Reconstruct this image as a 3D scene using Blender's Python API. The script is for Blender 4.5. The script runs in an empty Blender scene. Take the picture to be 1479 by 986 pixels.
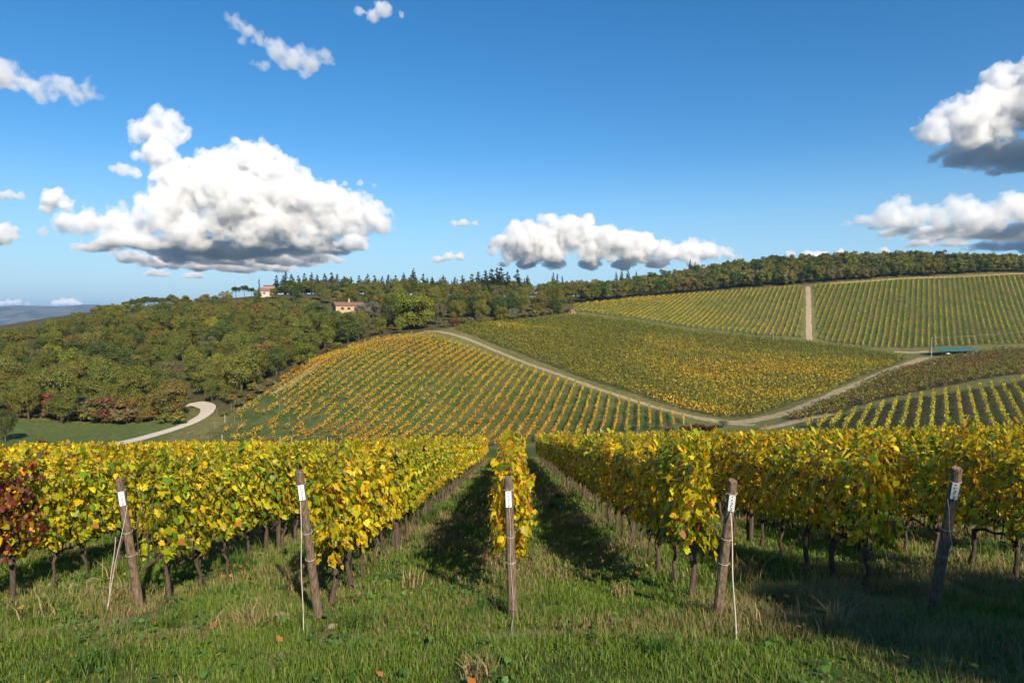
import bpy, bmesh, math, random
import numpy as np
from mathutils import Vector, Matrix

S = bpy.context.scene
D = bpy.data
COL = S.collection
rnd = random.Random(11)
rng = np.random.default_rng(11)
R = math.radians

# ------------------------------------------------------------------ camera, sky, sun, exposure
W0, H0, F = 1479.0, 986.0, 986.0
PITCH = R(-2.2)
cam = D.cameras.new('camera'); cam.sensor_width = 36; cam.lens = 24; cam.clip_start = 0.1; cam.clip_end = 60000
cam_o = D.objects.new('camera', cam); COL.objects.link(cam_o); S.camera = cam_o
cam_o.rotation_euler = (R(90) + PITCH, 0, 0)

SUN_EL, SUN_AZ = R(31), R(157)          # azimuth clockwise from the view direction (+Y)
world = D.worlds.new('World'); S.world = world; world.use_nodes = True
wn = world.node_tree
sky = wn.nodes.new('ShaderNodeTexSky'); sky.sky_type = 'NISHITA'; sky.sun_disc = False
sky.sun_elevation = SUN_EL; sky.sun_rotation = SUN_AZ
sky.altitude = 300; sky.air_density = 1.0; sky.dust_density = 0.25; sky.ozone_density = 4.0
hs = wn.nodes.new('ShaderNodeHueSaturation'); hs.inputs['Saturation'].default_value = 1.28; hs.inputs['Hue'].default_value = 0.498
wn.links.new(sky.outputs[0], hs.inputs['Color'])
# pale blue air low on the horizon
gc = wn.nodes.new('ShaderNodeTexCoord'); sp = wn.nodes.new('ShaderNodeSeparateXYZ'); wn.links.new(gc.outputs['Generated'], sp.inputs[0])
gr = wn.nodes.new('ShaderNodeMapRange'); gr.interpolation_type = 'SMOOTHSTEP'
gr.inputs[1].default_value = -0.02; gr.inputs[2].default_value = 0.24; gr.inputs[3].default_value = 0.85; gr.inputs[4].default_value = 0.0
wn.links.new(sp.outputs['Z'], gr.inputs[0])
hm = wn.nodes.new('ShaderNodeMix'); hm.data_type = 'RGBA'; hm.inputs[7].default_value = (3.0, 4.9, 6.5, 1)
wn.links.new(gr.outputs[0], hm.inputs[0]); wn.links.new(hs.outputs[0], hm.inputs[6])
wn.links.new(hm.outputs[2], wn.nodes['Background'].inputs[0])
wn.nodes['Background'].inputs[1].default_value = 0.088

sun = D.lights.new('sun', 'SUN'); sun.energy = 5.0; sun.angle = R(0.53); sun.color = (1.0, 0.87, 0.69)
sun_o = D.objects.new('sun', sun); COL.objects.link(sun_o)
SUN_DIR = Vector((math.sin(SUN_AZ) * math.cos(SUN_EL), math.cos(SUN_AZ) * math.cos(SUN_EL), math.sin(SUN_EL)))
sun_o.rotation_euler = SUN_DIR.to_track_quat('Z', 'Y').to_euler()
sun_o.location = (30, -40, 60)

S.view_settings.view_transform = 'Standard'; S.view_settings.look = 'None'
S.view_settings.exposure = 0.64; S.view_settings.gamma = 1.0; S.view_settings.use_curve_mapping = False
cy = S.cycles
cy.use_denoising = True
cy.max_bounces = 10; cy.diffuse_bounces = 3; cy.glossy_bounces = 2; cy.transmission_bounces = 4
cy.volume_bounces = 10; cy.transparent_max_bounces = 8
cy.caustics_reflective = False; cy.caustics_refractive = False
cy.volume_step_rate = 1.0

# ------------------------------------------------------------------ helpers
def ray(px, py):
    x = (px - W0 / 2) / F; v = (H0 / 2 - py) / F
    y = math.cos(PITCH) - v * math.sin(PITCH); z = math.sin(PITCH) + v * math.cos(PITCH)
    return np.array([x / y, 1.0, z / y])

def at(px, py, d):
    return ray(px, py) * d

def to_px(p):
    """pixel of a world point (for ordering and labels only)"""
    c, s = math.cos(PITCH), math.sin(PITCH)
    yy = p[1] * c + p[2] * s; zz = -p[1] * s + p[2] * c
    return W0 / 2 + p[0] / yy * F, H0 / 2 - zz / yy * F

_perm = np.random.default_rng(5).random((64, 64, 8))
def vnoise(x, y, seed=0):
    x = np.asarray(x, float); y = np.asarray(y, float)
    xi = np.floor(x).astype(int); yi = np.floor(y).astype(int)
    fx = x - xi; fy = y - yi
    fx = fx * fx * (3 - 2 * fx); fy = fy * fy * (3 - 2 * fy)
    g = lambda a, b: _perm[a % 64, b % 64, seed % 8]
    return (g(xi, yi) * (1 - fx) + g(xi + 1, yi) * fx) * (1 - fy) + (g(xi, yi + 1) * (1 - fx) + g(xi + 1, yi + 1) * fx) * fy

def fbm(x, y, seed=0, octaves=4):
    t, a, n = 0.0, 1.0, 0.0
    for o in range(octaves):
        t = t + a * vnoise(np.asarray(x) * 2 ** o + 17.3 * o, np.asarray(y) * 2 ** o + 9.1 * o, seed + o)
        n += a; a *= 0.5
    return t / n

ONES = ['', 'first', 'second', 'third', 'fourth', 'fifth', 'sixth', 'seventh', 'eighth', 'ninth', 'tenth', 'eleventh', 'twelfth', 'thirteenth',
        'fourteenth', 'fifteenth', 'sixteenth', 'seventeenth', 'eighteenth', 'nineteenth']
TENS = ['', '', 'twenty', 'thirty', 'forty', 'fifty', 'sixty', 'seventy', 'eighty', 'ninety']
def ordinal(n):
    if n < 20: return ONES[n]
    if n >= 100: return 'hundredth' if n == 100 else 'hundred-and-' + ordinal(n - 100)
    t, o = divmod(n, 10)
    return TENS[t][:-1] + 'ieth' if o == 0 else TENS[t] + '-' + ONES[o]

def tag(o, label=None, cat=None, group=None, kind=None):
    if label: o['label'] = label
    if cat: o['category'] = cat
    if group: o['group'] = group
    if kind: o['kind'] = kind
    return o

def empty(name, loc=(0, 0, 0), rz=0.0, sc=1.0):
    o = D.objects.new(name, None); COL.objects.link(o)
    o.empty_display_size = 0.3
    o.location = tuple(loc); o.rotation_euler = (0, 0, rz); o.scale = (sc, sc, sc)
    return o

def link(name, me, parent=None):
    o = D.objects.new(name, me); COL.objects.link(o)
    if parent is not None: o.parent = parent
    return o

def mesh_np(name, V, faces, mats, fcol=None, fmat=None, smooth=False):
    """V (n,3); faces: list of int arrays (m,k) with mixed k; fcol (nfaces,3)"""
    me = D.meshes.new(name)
    faces = [np.asarray(f, np.int32) for f in faces if len(f)]
    nl = sum(f.size for f in faces); nf = sum(len(f) for f in faces)
    me.vertices.add(len(V)); me.vertices.foreach_set('co', np.asarray(V, np.float32).ravel())
    me.loops.add(nl); me.polygons.add(nf)
    me.loops.foreach_set('vertex_index', np.concatenate([f.ravel() for f in faces]))
    tot = np.concatenate([np.full(len(f), f.shape[1], np.int32) for f in faces])
    start = np.concatenate([[0], np.cumsum(tot)[:-1]]).astype(np.int32)
    me.polygons.foreach_set('loop_start', start)
    try: me.polygons.foreach_set('loop_total', tot)
    except Exception: pass
    for m in mats: me.materials.append(m)
    if fmat is not None: me.polygons.foreach_set('material_index', np.asarray(fmat, np.int32))
    me.update(calc_edges=True)
    if smooth: me.polygons.foreach_set('use_smooth', np.ones(nf, bool))
    if fcol is not None:
        a = me.attributes.new('col', 'FLOAT_COLOR', 'FACE')
        c = np.ones((nf, 4), np.float32); c[:, :3] = fcol
        a.data.foreach_set('color', c.ravel())
    return me

class MB:
    """collects boxes, tubes and prisms into one mesh"""
    def __init__(self): self.v = []; self.f = []; self.n = 0
    def add(self, V, Fs):
        V = [tuple(v) for v in V]
        self.v += V; self.f += [[i + self.n for i in f] for f in Fs]; self.n += len(V)
    def box(self, c, s, rz=0.0):
        cx, cy_, cz = c; a, b, h = s[0] / 2, s[1] / 2, s[2] / 2
        co, si = math.cos(rz), math.sin(rz)
        V = [(cx + x * co - y * si, cy_ + x * si + y * co, cz + z) for x, y, z in
             [(-a, -b, -h), (a, -b, -h), (a, b, -h), (-a, b, -h), (-a, -b, h), (a, -b, h), (a, b, h), (-a, b, h)]]
        self.add(V, [(0, 3, 2, 1), (4, 5, 6, 7), (0, 1, 5, 4), (1, 2, 6, 5), (2, 3, 7, 6), (3, 0, 4, 7)])
        return self
    def tube(self, pts, rad, seg=8, jit=0.0, cap=True):
        pts = [Vector(p) for p in pts]; n = len(pts)
        if not hasattr(rad, '__len__'): rad = [rad] * n
        V, Fs = [], []
        up = Vector((0.31, 0.95, 0.05))
        for i, p in enumerate(pts):
            t = (pts[min(i + 1, n - 1)] - pts[max(i - 1, 0)]).normalized()
            a = t.cross(up)
            if a.length < 0.15: a = t.cross(Vector((1, 0, 0)))
            a.normalize(); b = t.cross(a)
            for k in range(seg):
                th = 2 * math.pi * k / seg
                r = rad[i] * (1 + (rnd.uniform(-jit, jit) if jit else 0))
                V.append(p + a * math.cos(th) * r + b * math.sin(th) * r)
        for i in range(n - 1):
            for k in range(seg):
                k2 = (k + 1) % seg
                Fs.append((i * seg + k, i * seg + k2, (i + 1) * seg + k2, (i + 1) * seg + k))
        if cap:
            Fs.append(tuple(range(seg))[::-1]); Fs.append(tuple((n - 1) * seg + k for k in range(seg)))
        self.add(V, Fs); return self
    def mesh(self, name, mat, smooth=False):
        me = D.meshes.new(name); me.from_pydata(self.v, [], self.f)
        me.materials.append(mat)
        if smooth:
            me.polygons.foreach_set('use_smooth', np.ones(len(me.polygons), bool))
        me.update(); return me
    def build(self, name, mat, parent=None, smooth=False):
        return link(name, self.mesh(name, mat, smooth), parent)

# ------------------------------------------------------------------ materials
def nodes(name):
    m = D.materials.new(name); m.use_nodes = True
    t = m.node_tree; t.nodes.clear()
    o = t.nodes.new('ShaderNodeOutputMaterial')
    N = lambda ty, **k: _n(t, ty, k)
    return m, t, o, N
def _n(t, ty, k):
    n = t.nodes.new('ShaderNode' + ty)
    for a, b in k.items(): setattr(n, a, b)
    return n

def leaf_material(name, trans=0.3, rough=0.5, use_obj=True, spec=0.3):
    m, t, o, N = nodes(name); L = t.links.new
    at_ = N('Attribute', attribute_name='col', attribute_type='GEOMETRY')
    col = at_.outputs['Color']
    if use_obj:
        oi = N('ObjectInfo'); mx = N('Mix', data_type='RGBA', blend_type='MULTIPLY'); mx.inputs[0].default_value = 1
        L(col, mx.inputs[6]); L(oi.outputs['Color'], mx.inputs[7]); col = mx.outputs[2]
    p = N('BsdfPrincipled'); p.inputs['Roughness'].default_value = rough
    p.inputs['Specular IOR Level'].default_value = spec
    L(col, p.inputs['Base Color'])
    tr = N('BsdfTranslucent'); L(col, tr.inputs['Color'])
    ms = N('MixShader'); ms.inputs[0].default_value = trans
    L(p.outputs[0], ms.inputs[1]); L(tr.outputs[0], ms.inputs[2]); L(ms.outputs[0], o.inputs['Surface'])
    return m

def noisy_material(name, c1, c2, scale=5.0, rough=0.85, bump=0.3, stretch=(1, 1, 1), detail=6, dist=0.02, lo=0.35, hi=0.65, spec=0.25):
    m, t, o, N = nodes(name); L = t.links.new
    tc = N('TexCoord'); mp = N('Mapping'); mp.inputs['Scale'].default_value = stretch
    L(tc.outputs['Object'], mp.inputs[0])
    nz = N('TexNoise'); nz.inputs['Scale'].default_value = scale; nz.inputs['Detail'].default_value = detail; nz.inputs['Roughness'].default_value = .65
    L(mp.outputs[0], nz.inputs['Vector'])
    mr = N('MapRange'); mr.inputs[1].default_value = lo; mr.inputs[2].default_value = hi; L(nz.outputs['Fac'], mr.inputs[0])
    mx = N('Mix', data_type='RGBA'); mx.inputs[6].default_value = (*c1, 1); mx.inputs[7].default_value = (*c2, 1)
    L(mr.outputs[0], mx.inputs[0])
    p = N('BsdfPrincipled'); p.inputs['Roughness'].default_value = rough; p.inputs['Specular IOR Level'].default_value = spec
    L(mx.outputs[2], p.inputs['Base Color'])
    if bump:
        b = N('Bump'); b.inputs['Strength'].default_value = bump; b.inputs['Distance'].default_value = dist
        L(nz.outputs['Fac'], b.inputs['Height']); L(b.outputs[0], p.inputs['Normal'])
    L(p.outputs[0], o.inputs['Surface'])
    return m

M_vine = leaf_material('vine_leaf', 0.46, 0.45, True, 0.35)
M_row = leaf_material('vine_row_leaf', 0.25, 0.6, True, 0.2)
M_tree = leaf_material('tree_leaf', 0.18, 0.6, True, 0.2)
M_grass = leaf_material('grass_blade', 0.3, 0.5, False, 0.25)
M_bark = noisy_material('bark', (0.045, 0.032, 0.022), (0.13, 0.10, 0.075), 30, bump=0.8, stretch=(1, 1, 0.25))
M_vbark = noisy_material('vine_bark', (0.035, 0.025, 0.019), (0.13, 0.095, 0.07), 45, bump=0.9, stretch=(1, 1, 0.3))
M_post = noisy_material('weathered_wood', (0.06, 0.042, 0.027), (0.25, 0.185, 0.125), 14, bump=0.8, stretch=(4, 4, 0.22), dist=0.01)
M_stake = noisy_material('dark_stake_wood', (0.04, 0.03, 0.025), (0.12, 0.09, 0.07), 20, bump=0.5, stretch=(3, 3, 0.3))
M_pale = noisy_material('pale_stake', (0.42, 0.38, 0.32), (0.6, 0.55, 0.47), 10, bump=0.1)
M_stake2 = noisy_material('grey_stake', (0.26, 0.24, 0.20), (0.36, 0.33, 0.28), 10, bump=0.1)
M_wire = noisy_material('galvanised_wire', (0.42, 0.36, 0.32), (0.60, 0.54, 0.48), 20, rough=0.45, bump=0)
M_tag = noisy_material('white_tag_plastic', (0.74, 0.75, 0.74), (0.82, 0.82, 0.80), 20, rough=0.4, bump=0)
M_ink = noisy_material('tag_ink', (0.03, 0.03, 0.05), (0.06, 0.06, 0.09), 20, rough=0.6, bump=0)

# ------------------------------------------------------------------ terrain
SLOPE, EYE = 0.178, 2.05
plane = lambda x, y: -EYE - SLOPE * y + 0.018 * np.maximum(x, 0) + 0.026 * np.maximum(np.minimum(x, 0), -14)
ctrl = []
for x in (-90, -60, -30, 0, 30, 60, 90):
    for y in (-30, 0, 20, 40, 60, 80, 100, 115):
        ctrl.append((x, y, plane(x, y)))
PIX = [  # px, py, distance of ground seen in the photograph
    (280, 640, 141), (420, 640, 141), (560, 640, 141), (700, 640, 141), (870, 626, 145), (1000, 609, 160), (1090, 613, 155),
    (625, 480, 260), (540, 493, 232), (460, 521, 205), (380, 573, 175), (320, 610, 158), (600, 560, 182), (500, 590, 163), (750, 560, 186),
    (640, 520, 212), (800, 545, 200), (900, 578, 178), (700, 503, 242), (1200, 571, 200), (1300, 529, 265), (1340, 514, 295),
    (650, 471, 275), (740, 495, 256), (830, 453, 365), (1000, 479, 330), (1165, 492, 330), (1310, 516, 298), (1000, 541, 230), (1100, 590, 178),
    (1150, 551, 225), (900, 500, 275), (760, 468, 320),
    (830, 441, 385), (1000, 425, 432), (1165, 413, 424), (1000, 452, 380), (1165, 450, 376),
    (1200, 494, 333), (1340, 501, 318), (1479, 496, 322), (1300, 404, 424), (1479, 397, 434), (1330, 450, 370), (1479, 450, 375), (1400, 428, 400),
    (1190, 607, 150), (1300, 577, 166), (1479, 547, 186), (1400, 540, 215), (1320, 620, 132), (1479, 620, 128),
    (0, 602, 166), (150, 611, 169), (280, 588, 182), (100, 630, 150), (200, 632, 148), (20, 640, 138),
    (0, 506, 292), (100, 472, 310), (200, 452, 340), (300, 446, 372), (100, 562, 214), (200, 522, 246), (300, 512, 262), (400, 472, 305),
    (480, 462, 330), (430, 532, 218), (385, 427, 410), (497, 454, 325), (560, 470, 298), (595, 474, 282), (360, 560, 190),
    (600, 426, 440), (740, 431, 485), (850, 429, 520), (1000, 406, 560), (1160, 393, 560), (1300, 393, 545), (1479, 396, 530), (1600, 396, 520), (1720, 399, 432), (1720, 450, 372), (1720, 494, 320), (1720, 538, 192), (1720, 620, 126),
]
for px, py, d in PIX: ctrl.append(tuple(at(px, py, d)))
ctrl += [(-260, 420, 0), (-330, 330, -18), (-330, 200, -30), (-250, 120, -28), (-160, 110, -25), (-420, 480, -40), (-300, 620, -60), (0, 680, -10), (-120, 640, -20),
         (250, 690, 10), (480, 690, 10), (480, 400, 22), (480, 520, 40), (330, 320, -11), (480, 300, -10), (300, 180, -14), (480, 150, -18), (200, 100, -16), (300, 0, -6), (300, -40, 0),
         (-300, 0, -10), (-300, -40, -4), (120, 650, 10), (-140, 30, -11), (150, 40, -8)]
P = np.array(ctrl)

def tps(r2):
    return np.where(r2 > 1e-9, 0.5 * r2 * np.log(r2 + 1e-12), 0.0)
SC = 100.0
A = P[:, :2] / SC
K = tps(((A[:, None] - A[None]) ** 2).sum(-1)) + np.eye(len(A)) * 0.004
Q = np.hstack([np.ones((len(A), 1)), A])
M_ = np.zeros((len(A) + 3, len(A) + 3)); M_[:len(A), :len(A)] = K; M_[:len(A), len(A):] = Q; M_[len(A):, :len(A)] = Q.T
sol = np.linalg.solve(M_, np.concatenate([P[:, 2], np.zeros(3)]))

gx = np.concatenate([[-10000, -6000, -3500, -2000, -1200, -800, -560, -440], np.arange(-380, -24, 2.0), np.arange(-24, 24, 0.5), np.arange(24, 481, 2.0), [560, 700, 1000, 1600, 3000, 6000, 10000]])
gy = np.concatenate([[-3000, -800, -200, -80, -45], np.arange(-30, 2, 2.0), np.arange(2, 26, 0.5), np.arange(26, 691, 2.0), [760, 900, 1200, 1800, 3000, 5000, 7500, 10000]])
GX, GY = np.meshgrid(gx, gy, indexing='ij')
cxx = np.clip(GX, -380, 480); cyy = np.clip(GY, -30, 690)
Z = np.empty(GX.shape)
for i in range(len(gx)):
    a = np.stack([cxx[i], cyy[i]], 1) / SC
    Z[i] = tps(((a[:, None] - A[None]) ** 2).sum(-1)) @ sol[:len(A)] + sol[len(A)] + a @ sol[len(A) + 1:]
far = np.hypot(GX - cxx, GY - cyy)
k = 1 - np.exp(-far / 900.0)
Z = np.where(far > 0, Z * (1 - k) + np.where(GY < -30, 20.0, -150.0) * k - np.where(GY > 0, np.minimum(far * 0.12, 40), 0) * (1 - k), Z)
# the foreground slope is a plane with small bumps; blend it over the spline
wgt = np.clip((118 - GY) / 25, 0, 1) * np.clip((110 - np.abs(GX)) / 30, 0, 1) * np.clip((GY + 60) / 30, 0, 1)
bump = (fbm(GX * 0.9, GY * 0.9, 1) - 0.5) * 0.16 + (fbm(GX * 0.15, GY * 0.15, 3) - 0.5) * 0.16
Z = Z * (1 - wgt) + (plane(GX, GY) + bump) * wgt

def H(x, y):
    x = np.asarray(x, float); y = np.asarray(y, float)
    i = np.clip(np.searchsorted(gx, x) - 1, 0, len(gx) - 2); j = np.clip(np.searchsorted(gy, y) - 1, 0, len(gy) - 2)
    u = (x - gx[i]) / (gx[i + 1] - gx[i]); v = (y - gy[j]) / (gy[j + 1] - gy[j])
    return Z[i, j] * (1 - u) * (1 - v) + Z[i + 1, j] * u * (1 - v) + Z[i, j + 1] * (1 - u) * v + Z[i + 1, j + 1] * u * v

_ds = np.concatenate([np.arange(3, 40, 0.1), np.arange(40, 690, 0.5)])
def hit(px, py, dmin=3.0):
    """where the sight line through a pixel of the photograph meets the ground"""
    r = ray(px, py); d = _ds[_ds >= dmin]
    g = r[2] * d - H(r[0] * d, d)
    k_ = np.nonzero(g < 0)[0]
    if len(k_) == 0: k0 = int(np.argmin(g)); return r * d[k0]
    p = r * d[k_[0]]; p[2] = float(H(p[0], p[1])); return p

def poly(pts, dmin=120):
    return np.array([hit(a, b, dmin)[:2] for a, b in pts])

def inside(pl, x, y):
    x = np.asarray(x); y = np.asarray(y); c = np.zeros(x.shape, bool); n = len(pl); j = n - 1
    for i in range(n):
        xi, yi = pl[i]; xj, yj = pl[j]
        with np.errstate(divide='ignore', invalid='ignore'):
            c ^= ((yi > y) != (yj > y)) & (x < (xj - xi) * (y - yi) / (yj - yi + 1e-12) + xi)
        j = i
    return c

# vineyard blocks, outlined where the photograph shows them
B_left = poly([(285, 640), (330, 606), (382, 570), (462, 520), (542, 492), (618, 484), (690, 508), (780, 540), (880, 572), (960, 596), (998, 610), (960, 620), (870, 630), (700, 645), (480, 645)])
B_mid = poly([(655, 476), (720, 466), (800, 458), (832, 455), (920, 466), (1000, 480), (1100, 489), (1168, 495), (1240, 503), (1312, 517), (1255, 540), (1180, 572), (1120, 592), (1090, 607), (1045, 607), (945, 579), (845, 547), (755, 512), (690, 487)], 165)
B_upl = poly([(822, 450), (832, 441), (920, 431), (1000, 425), (1080, 419), (1160, 414), (1158, 488), (1100, 485), (1000, 474), (920, 461), (850, 452)], 300)
B_upr = poly([(1176, 413), (1240, 408), (1300, 404), (1390, 400), (1479, 397), (1560, 397), (1700, 399), (1700, 490), (1560, 494), (1479, 497), (1400, 499), (1330, 503), (1270, 502), (1182, 491)], 300)
B_dark = poly([(1135, 606), (1190, 582), (1250, 553), (1310, 532), (1370, 516), (1440, 505), (1560, 498), (1700, 497), (1700, 520), (1560, 530), (1479, 540), (1400, 551), (1330, 565), (1250, 584), (1200, 600), (1160, 608)], 138)
B_low = poly([(1140, 618), (1196, 606), (1290, 582), (1380, 566), (1479, 550), (1560, 542), (1700, 530), (1700, 622), (1479, 624), (1300, 626)], 118)

# ground sheet
colr = np.empty(GX.shape + (3,))
n1 = fbm(GX * 0.045, GY * 0.045, 2)[..., None]; n2 = fbm(GX * 0.35, GY * 0.35, 4)[..., None]
green = np.array([0.065, 0.105, 0.018]); dry = np.array([0.17, 0.135, 0.055]); soil = np.array([0.16, 0.115, 0.07])
mixk = np.clip((n1 - 0.42) * 3.0, 0, 1) * 0.6 + np.clip((n2 - .5) * 3, 0, 1) * 0.4
colr[:] = green * (1 - mixk * .7) + dry * mixk * .7
def paint(pl, c, c2, amt=0.5):
    mk = inside(pl, GX, GY)
    v = np.clip((n2 - 0.38) * 4, 0, 1)
    colr[mk] = (np.array(c) * (1 - v) + np.array(c2) * v)[mk]
fv = np.clip((GY - 112) / 10, 0, 1)[..., None] * .6 * (GY < 700)[..., None]
colr = colr * (1 - fv) + np.array([0.165, 0.145, 0.058]) * (.75 + .5 * n2) * fv
mdw = poly([(-60, 606), (30, 606), (226, 606), (262, 600), (275, 606), (262, 622), (130, 655), (-60, 660)], 120); mkm = inside(mdw, GX, GY); colr[mkm] = (np.array([.095, .125, .035]) * (.8 + .4 * n2))[mkm]
paint(B_left, (0.050, 0.082, 0.020), (0.105, 0.105, 0.036))
paint(B_mid, (0.10, 0.085, 0.030), (0.060, 0.072, 0.020))
paint(B_upl, (0.115, 0.110, 0.042), (0.065, 0.088, 0.024))
paint(B_upr, (0.062, 0.085, 0.020), (0.105, 0.095, 0.034))
paint(B_dark, (0.070, 0.055, 0.028), (0.045, 0.050, 0.018))
paint(B_low, (0.056, 0.048, 0.026), (0.046, 0.060, 0.019))
wood_px = [(-60, 603), (160, 604), (226, 603), (275, 590), (330, 600), (385, 565), (440, 528), (530, 492), (620, 478), (700, 472), (830, 446), (1000, 424), (1165, 411), (1300, 402), (1560, 393), (1560, 380), (1300, 380), (1000, 390)]
wood = np.vstack([poly(wood_px[:15], 120), [(480, 560), (480, 690), (-380, 690), (-380, 180)]])
mk = inside(wood, GX, GY)
colr[mk] = (np.array([0.080, 0.074, 0.030]) * (0.6 + n2 * 0.8))[mk]
mk = (GY > 700) | (GX < -385)
colr[mk] = np.array([0.05, 0.06, 0.03])
# trodden pale soil near the end posts and along the row feet
near = (GY > 2) & (GY < 60) & (np.abs(GX) < 30)
rowd = np.abs((GX / 2.25) - np.round(GX / 2.25)) * 2.25
strip = np.clip(1 - rowd / 0.4, 0, 1) * .55 * (GY > 7.6) * (0.35 + 0.65 * n2[..., 0])
colr[near] = (colr * (1 - 0.6 * strip[..., None]) + np.array([0.22, 0.165, 0.095]) * 0.6 * strip[..., None])[near]
bare = np.zeros(GX.shape)
for (bx, by, br) in [(-1.85, 7.2, 0.55), (-3.75, 7.75, 0.5), (-4.6, 7.75, 0.6), (0.1, 7.0, 0.3)]:
    bare = np.maximum(bare, np.clip(1.3 - np.hypot(GX - bx, (GY - by) * 1.4) / br, 0, 1))
bare = bare[..., None] * np.clip(n2 * 2.2 - .5, 0, 1) * .75
colr = colr * (1 - bare) + np.array([0.33, 0.26, 0.16]) * bare

def ground_material():
    m, t, o, N = nodes('ground_earth_and_grass'); L = t.links.new
    a = N('Attribute', attribute_name='tint', attribute_type='GEOMETRY')
    tc = N('TexCoord')
    n_ = N('TexNoise'); n_.inputs['Scale'].default_value = 0.9; n_.inputs['Detail'].default_value = 9; n_.inputs['Roughness'].default_value = .7
    f_ = N('TexNoise'); f_.inputs['Scale'].default_value = 9; f_.inputs['Detail'].default_value = 6; f_.inputs['Roughness'].default_value = .7
    L(tc.outputs['Object'], n_.inputs['Vector']); L(tc.outputs['Object'], f_.inputs['Vector'])
    mr = N('MapRange'); mr.inputs[1].default_value = .3; mr.inputs[2].default_value = .7; mr.inputs[3].default_value = .55; mr.inputs[4].default_value = 1.5
    L(n_.outputs['Fac'], mr.inputs[0])
    mr2 = N('MapRange'); mr2.inputs[1].default_value = .3; mr2.inputs[2].default_value = .7; mr2.inputs[3].default_value = .7; mr2.inputs[4].default_value = 1.3
    L(f_.outputs['Fac'], mr2.inputs[0])
    ml = N('Math', operation='MULTIPLY'); L(mr.outputs[0], ml.inputs[0]); L(mr2.outputs[0], ml.inputs[1])
    vm = N('VectorMath', operation='SCALE'); L(a.outputs['Color'], vm.inputs[0]); L(ml.outputs[0], vm.inputs['Scale'])
    p = N('BsdfPrincipled'); p.inputs['Roughness'].default_value = .95; p.inputs['Specular IOR Level'].default_value = .1
    L(vm.outputs[0], p.inputs['Base Color'])
    b = N('Bump'); b.inputs['Strength'].default_value = .7; b.inputs['Distance'].default_value = .12
    L(f_.outputs['Fac'], b.inputs['Height']); L(b.outputs[0], p.inputs['Normal'])
    L(p.outputs[0], o.inputs['Surface'])
    return m
nx, ny = GX.shape
idx = np.arange(nx * ny).reshape(nx, ny)
quads = np.stack([idx[:-1, :-1], idx[1:, :-1], idx[1:, 1:], idx[:-1, 1:]], -1).reshape(-1, 4)
gm = mesh_np('ground', np.stack([GX, GY, Z], -1).reshape(-1, 3), [quads], [ground_material()], smooth=True)
ta = gm.attributes.new('tint', 'FLOAT_COLOR', 'POINT')
tc_ = np.ones((nx * ny, 4), np.float32); tc_[:, :3] = colr.reshape(-1, 3); ta.data.foreach_set('color', tc_.ravel())
tag(link('ground', gm), kind='structure')

# tracks and the white road: thin sheets on the ground
def strip_sheet(name, pix, width, mat, lift=0.05, dmin=120, world_pts=None, edge=0.4):
    pts = np.array(world_pts) if world_pts is not None else np.array([hit(a, b, dmin)[:2] for a, b in pix])
    # smooth (Catmull-Rom) and resample
    out = []
    Pp = np.vstack([2 * pts[0] - pts[1], pts, 2 * pts[-1] - pts[-2]])
    for i in range(1, len(Pp) - 2):
        p0, p1, p2, p3 = Pp[i - 1:i + 3]; n = max(2, int(np.linalg.norm(p2 - p1) / 0.9))
        for t in np.linspace(0, 1, n, endpoint=False):
            out.append(0.5 * (2 * p1 + (p2 - p0) * t + (2 * p0 - 5 * p1 + 4 * p2 - p3) * t * t + (3 * p1 - p0 - 3 * p2 + p3) * t ** 3))
    out.append(pts[-1]); out = np.array(out)
    tg = np.gradient(out, axis=0); tg /= np.linalg.norm(tg, axis=1)[:, None] + 1e-9
    nr = np.stack([-tg[:, 1], tg[:, 0]], 1)
    kx = np.linspace(-1, 1, 7); V = []
    ii = np.arange(len(out))
    wl = 1 + (fbm(ii * 0.35, ii * 0 + 3.3, 1) - .5) * edge * 2; wr = 1 + (fbm(ii * 0.35, ii * 0 + 7.7, 2) - .5) * edge * 2
    for s_ in kx:
        w_ = width / 2 * s_ * (wl if s_ < 0 else wr)
        q = out + nr * np.asarray(w_)[:, None]
        V.append(np.stack([q[:, 0], q[:, 1], H(q[:, 0], q[:, 1]) + lift * (1 - 0.5 * abs(s_))], 1))
    V = np.array(V)  # 7,n,3
    n = len(out); ix = np.arange(7 * n).reshape(7, n)
    q = np.stack([ix[:-1, :-1], ix[1:, :-1], ix[1:, 1:], ix[:-1, 1:]], -1).reshape(-1, 4)
    return tag(link(name, mesh_np(name, V.reshape(-1, 3), [q], [mat], smooth=True)), kind='structure')

M_track = noisy_material('dry_track_soil', (0.43, 0.33, 0.20), (0.24, 0.20, 0.095), 0.8, bump=.4, detail=8, dist=.1, lo=.36, hi=.60)
M_white = noisy_material('white_gravel', (0.62, 0.55, 0.44), (0.48, 0.42, 0.33), 1.5, bump=.2, detail=8, dist=.05)
M_soil = noisy_material('pale_bare_soil', (0.42, 0.32, 0.22), (0.25, 0.20, 0.11), 0.9, bump=.3, detail=8, dist=.08)
strip_sheet('white_road', [(120, 653), (170, 641), (215, 630), (250, 620), (279, 609), (297, 597), (300, 588), (286, 583), (270, 585)], 3.6, M_white, 0.06, 125, edge=.08)
strip_sheet('dirt_track', [(612, 478), (640, 480), (700, 500), (770, 528), (850, 557), (930, 583), (1000, 602), (1050, 612), (1090, 614)], 2.5, M_track, 0.05, 140)
strip_sheet('dirt_track', [(1010, 604), (1060, 610), (1110, 603), (1160, 588), (1210, 567), (1260, 546), (1310, 526), (1336, 516)], 4.2, M_track, 0.07, 140)
strip_sheet('soil_path', [(1100, 620), (1140, 611), (1175, 603), (1200, 598)], 3.0, M_soil, 0.06, 130)
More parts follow.
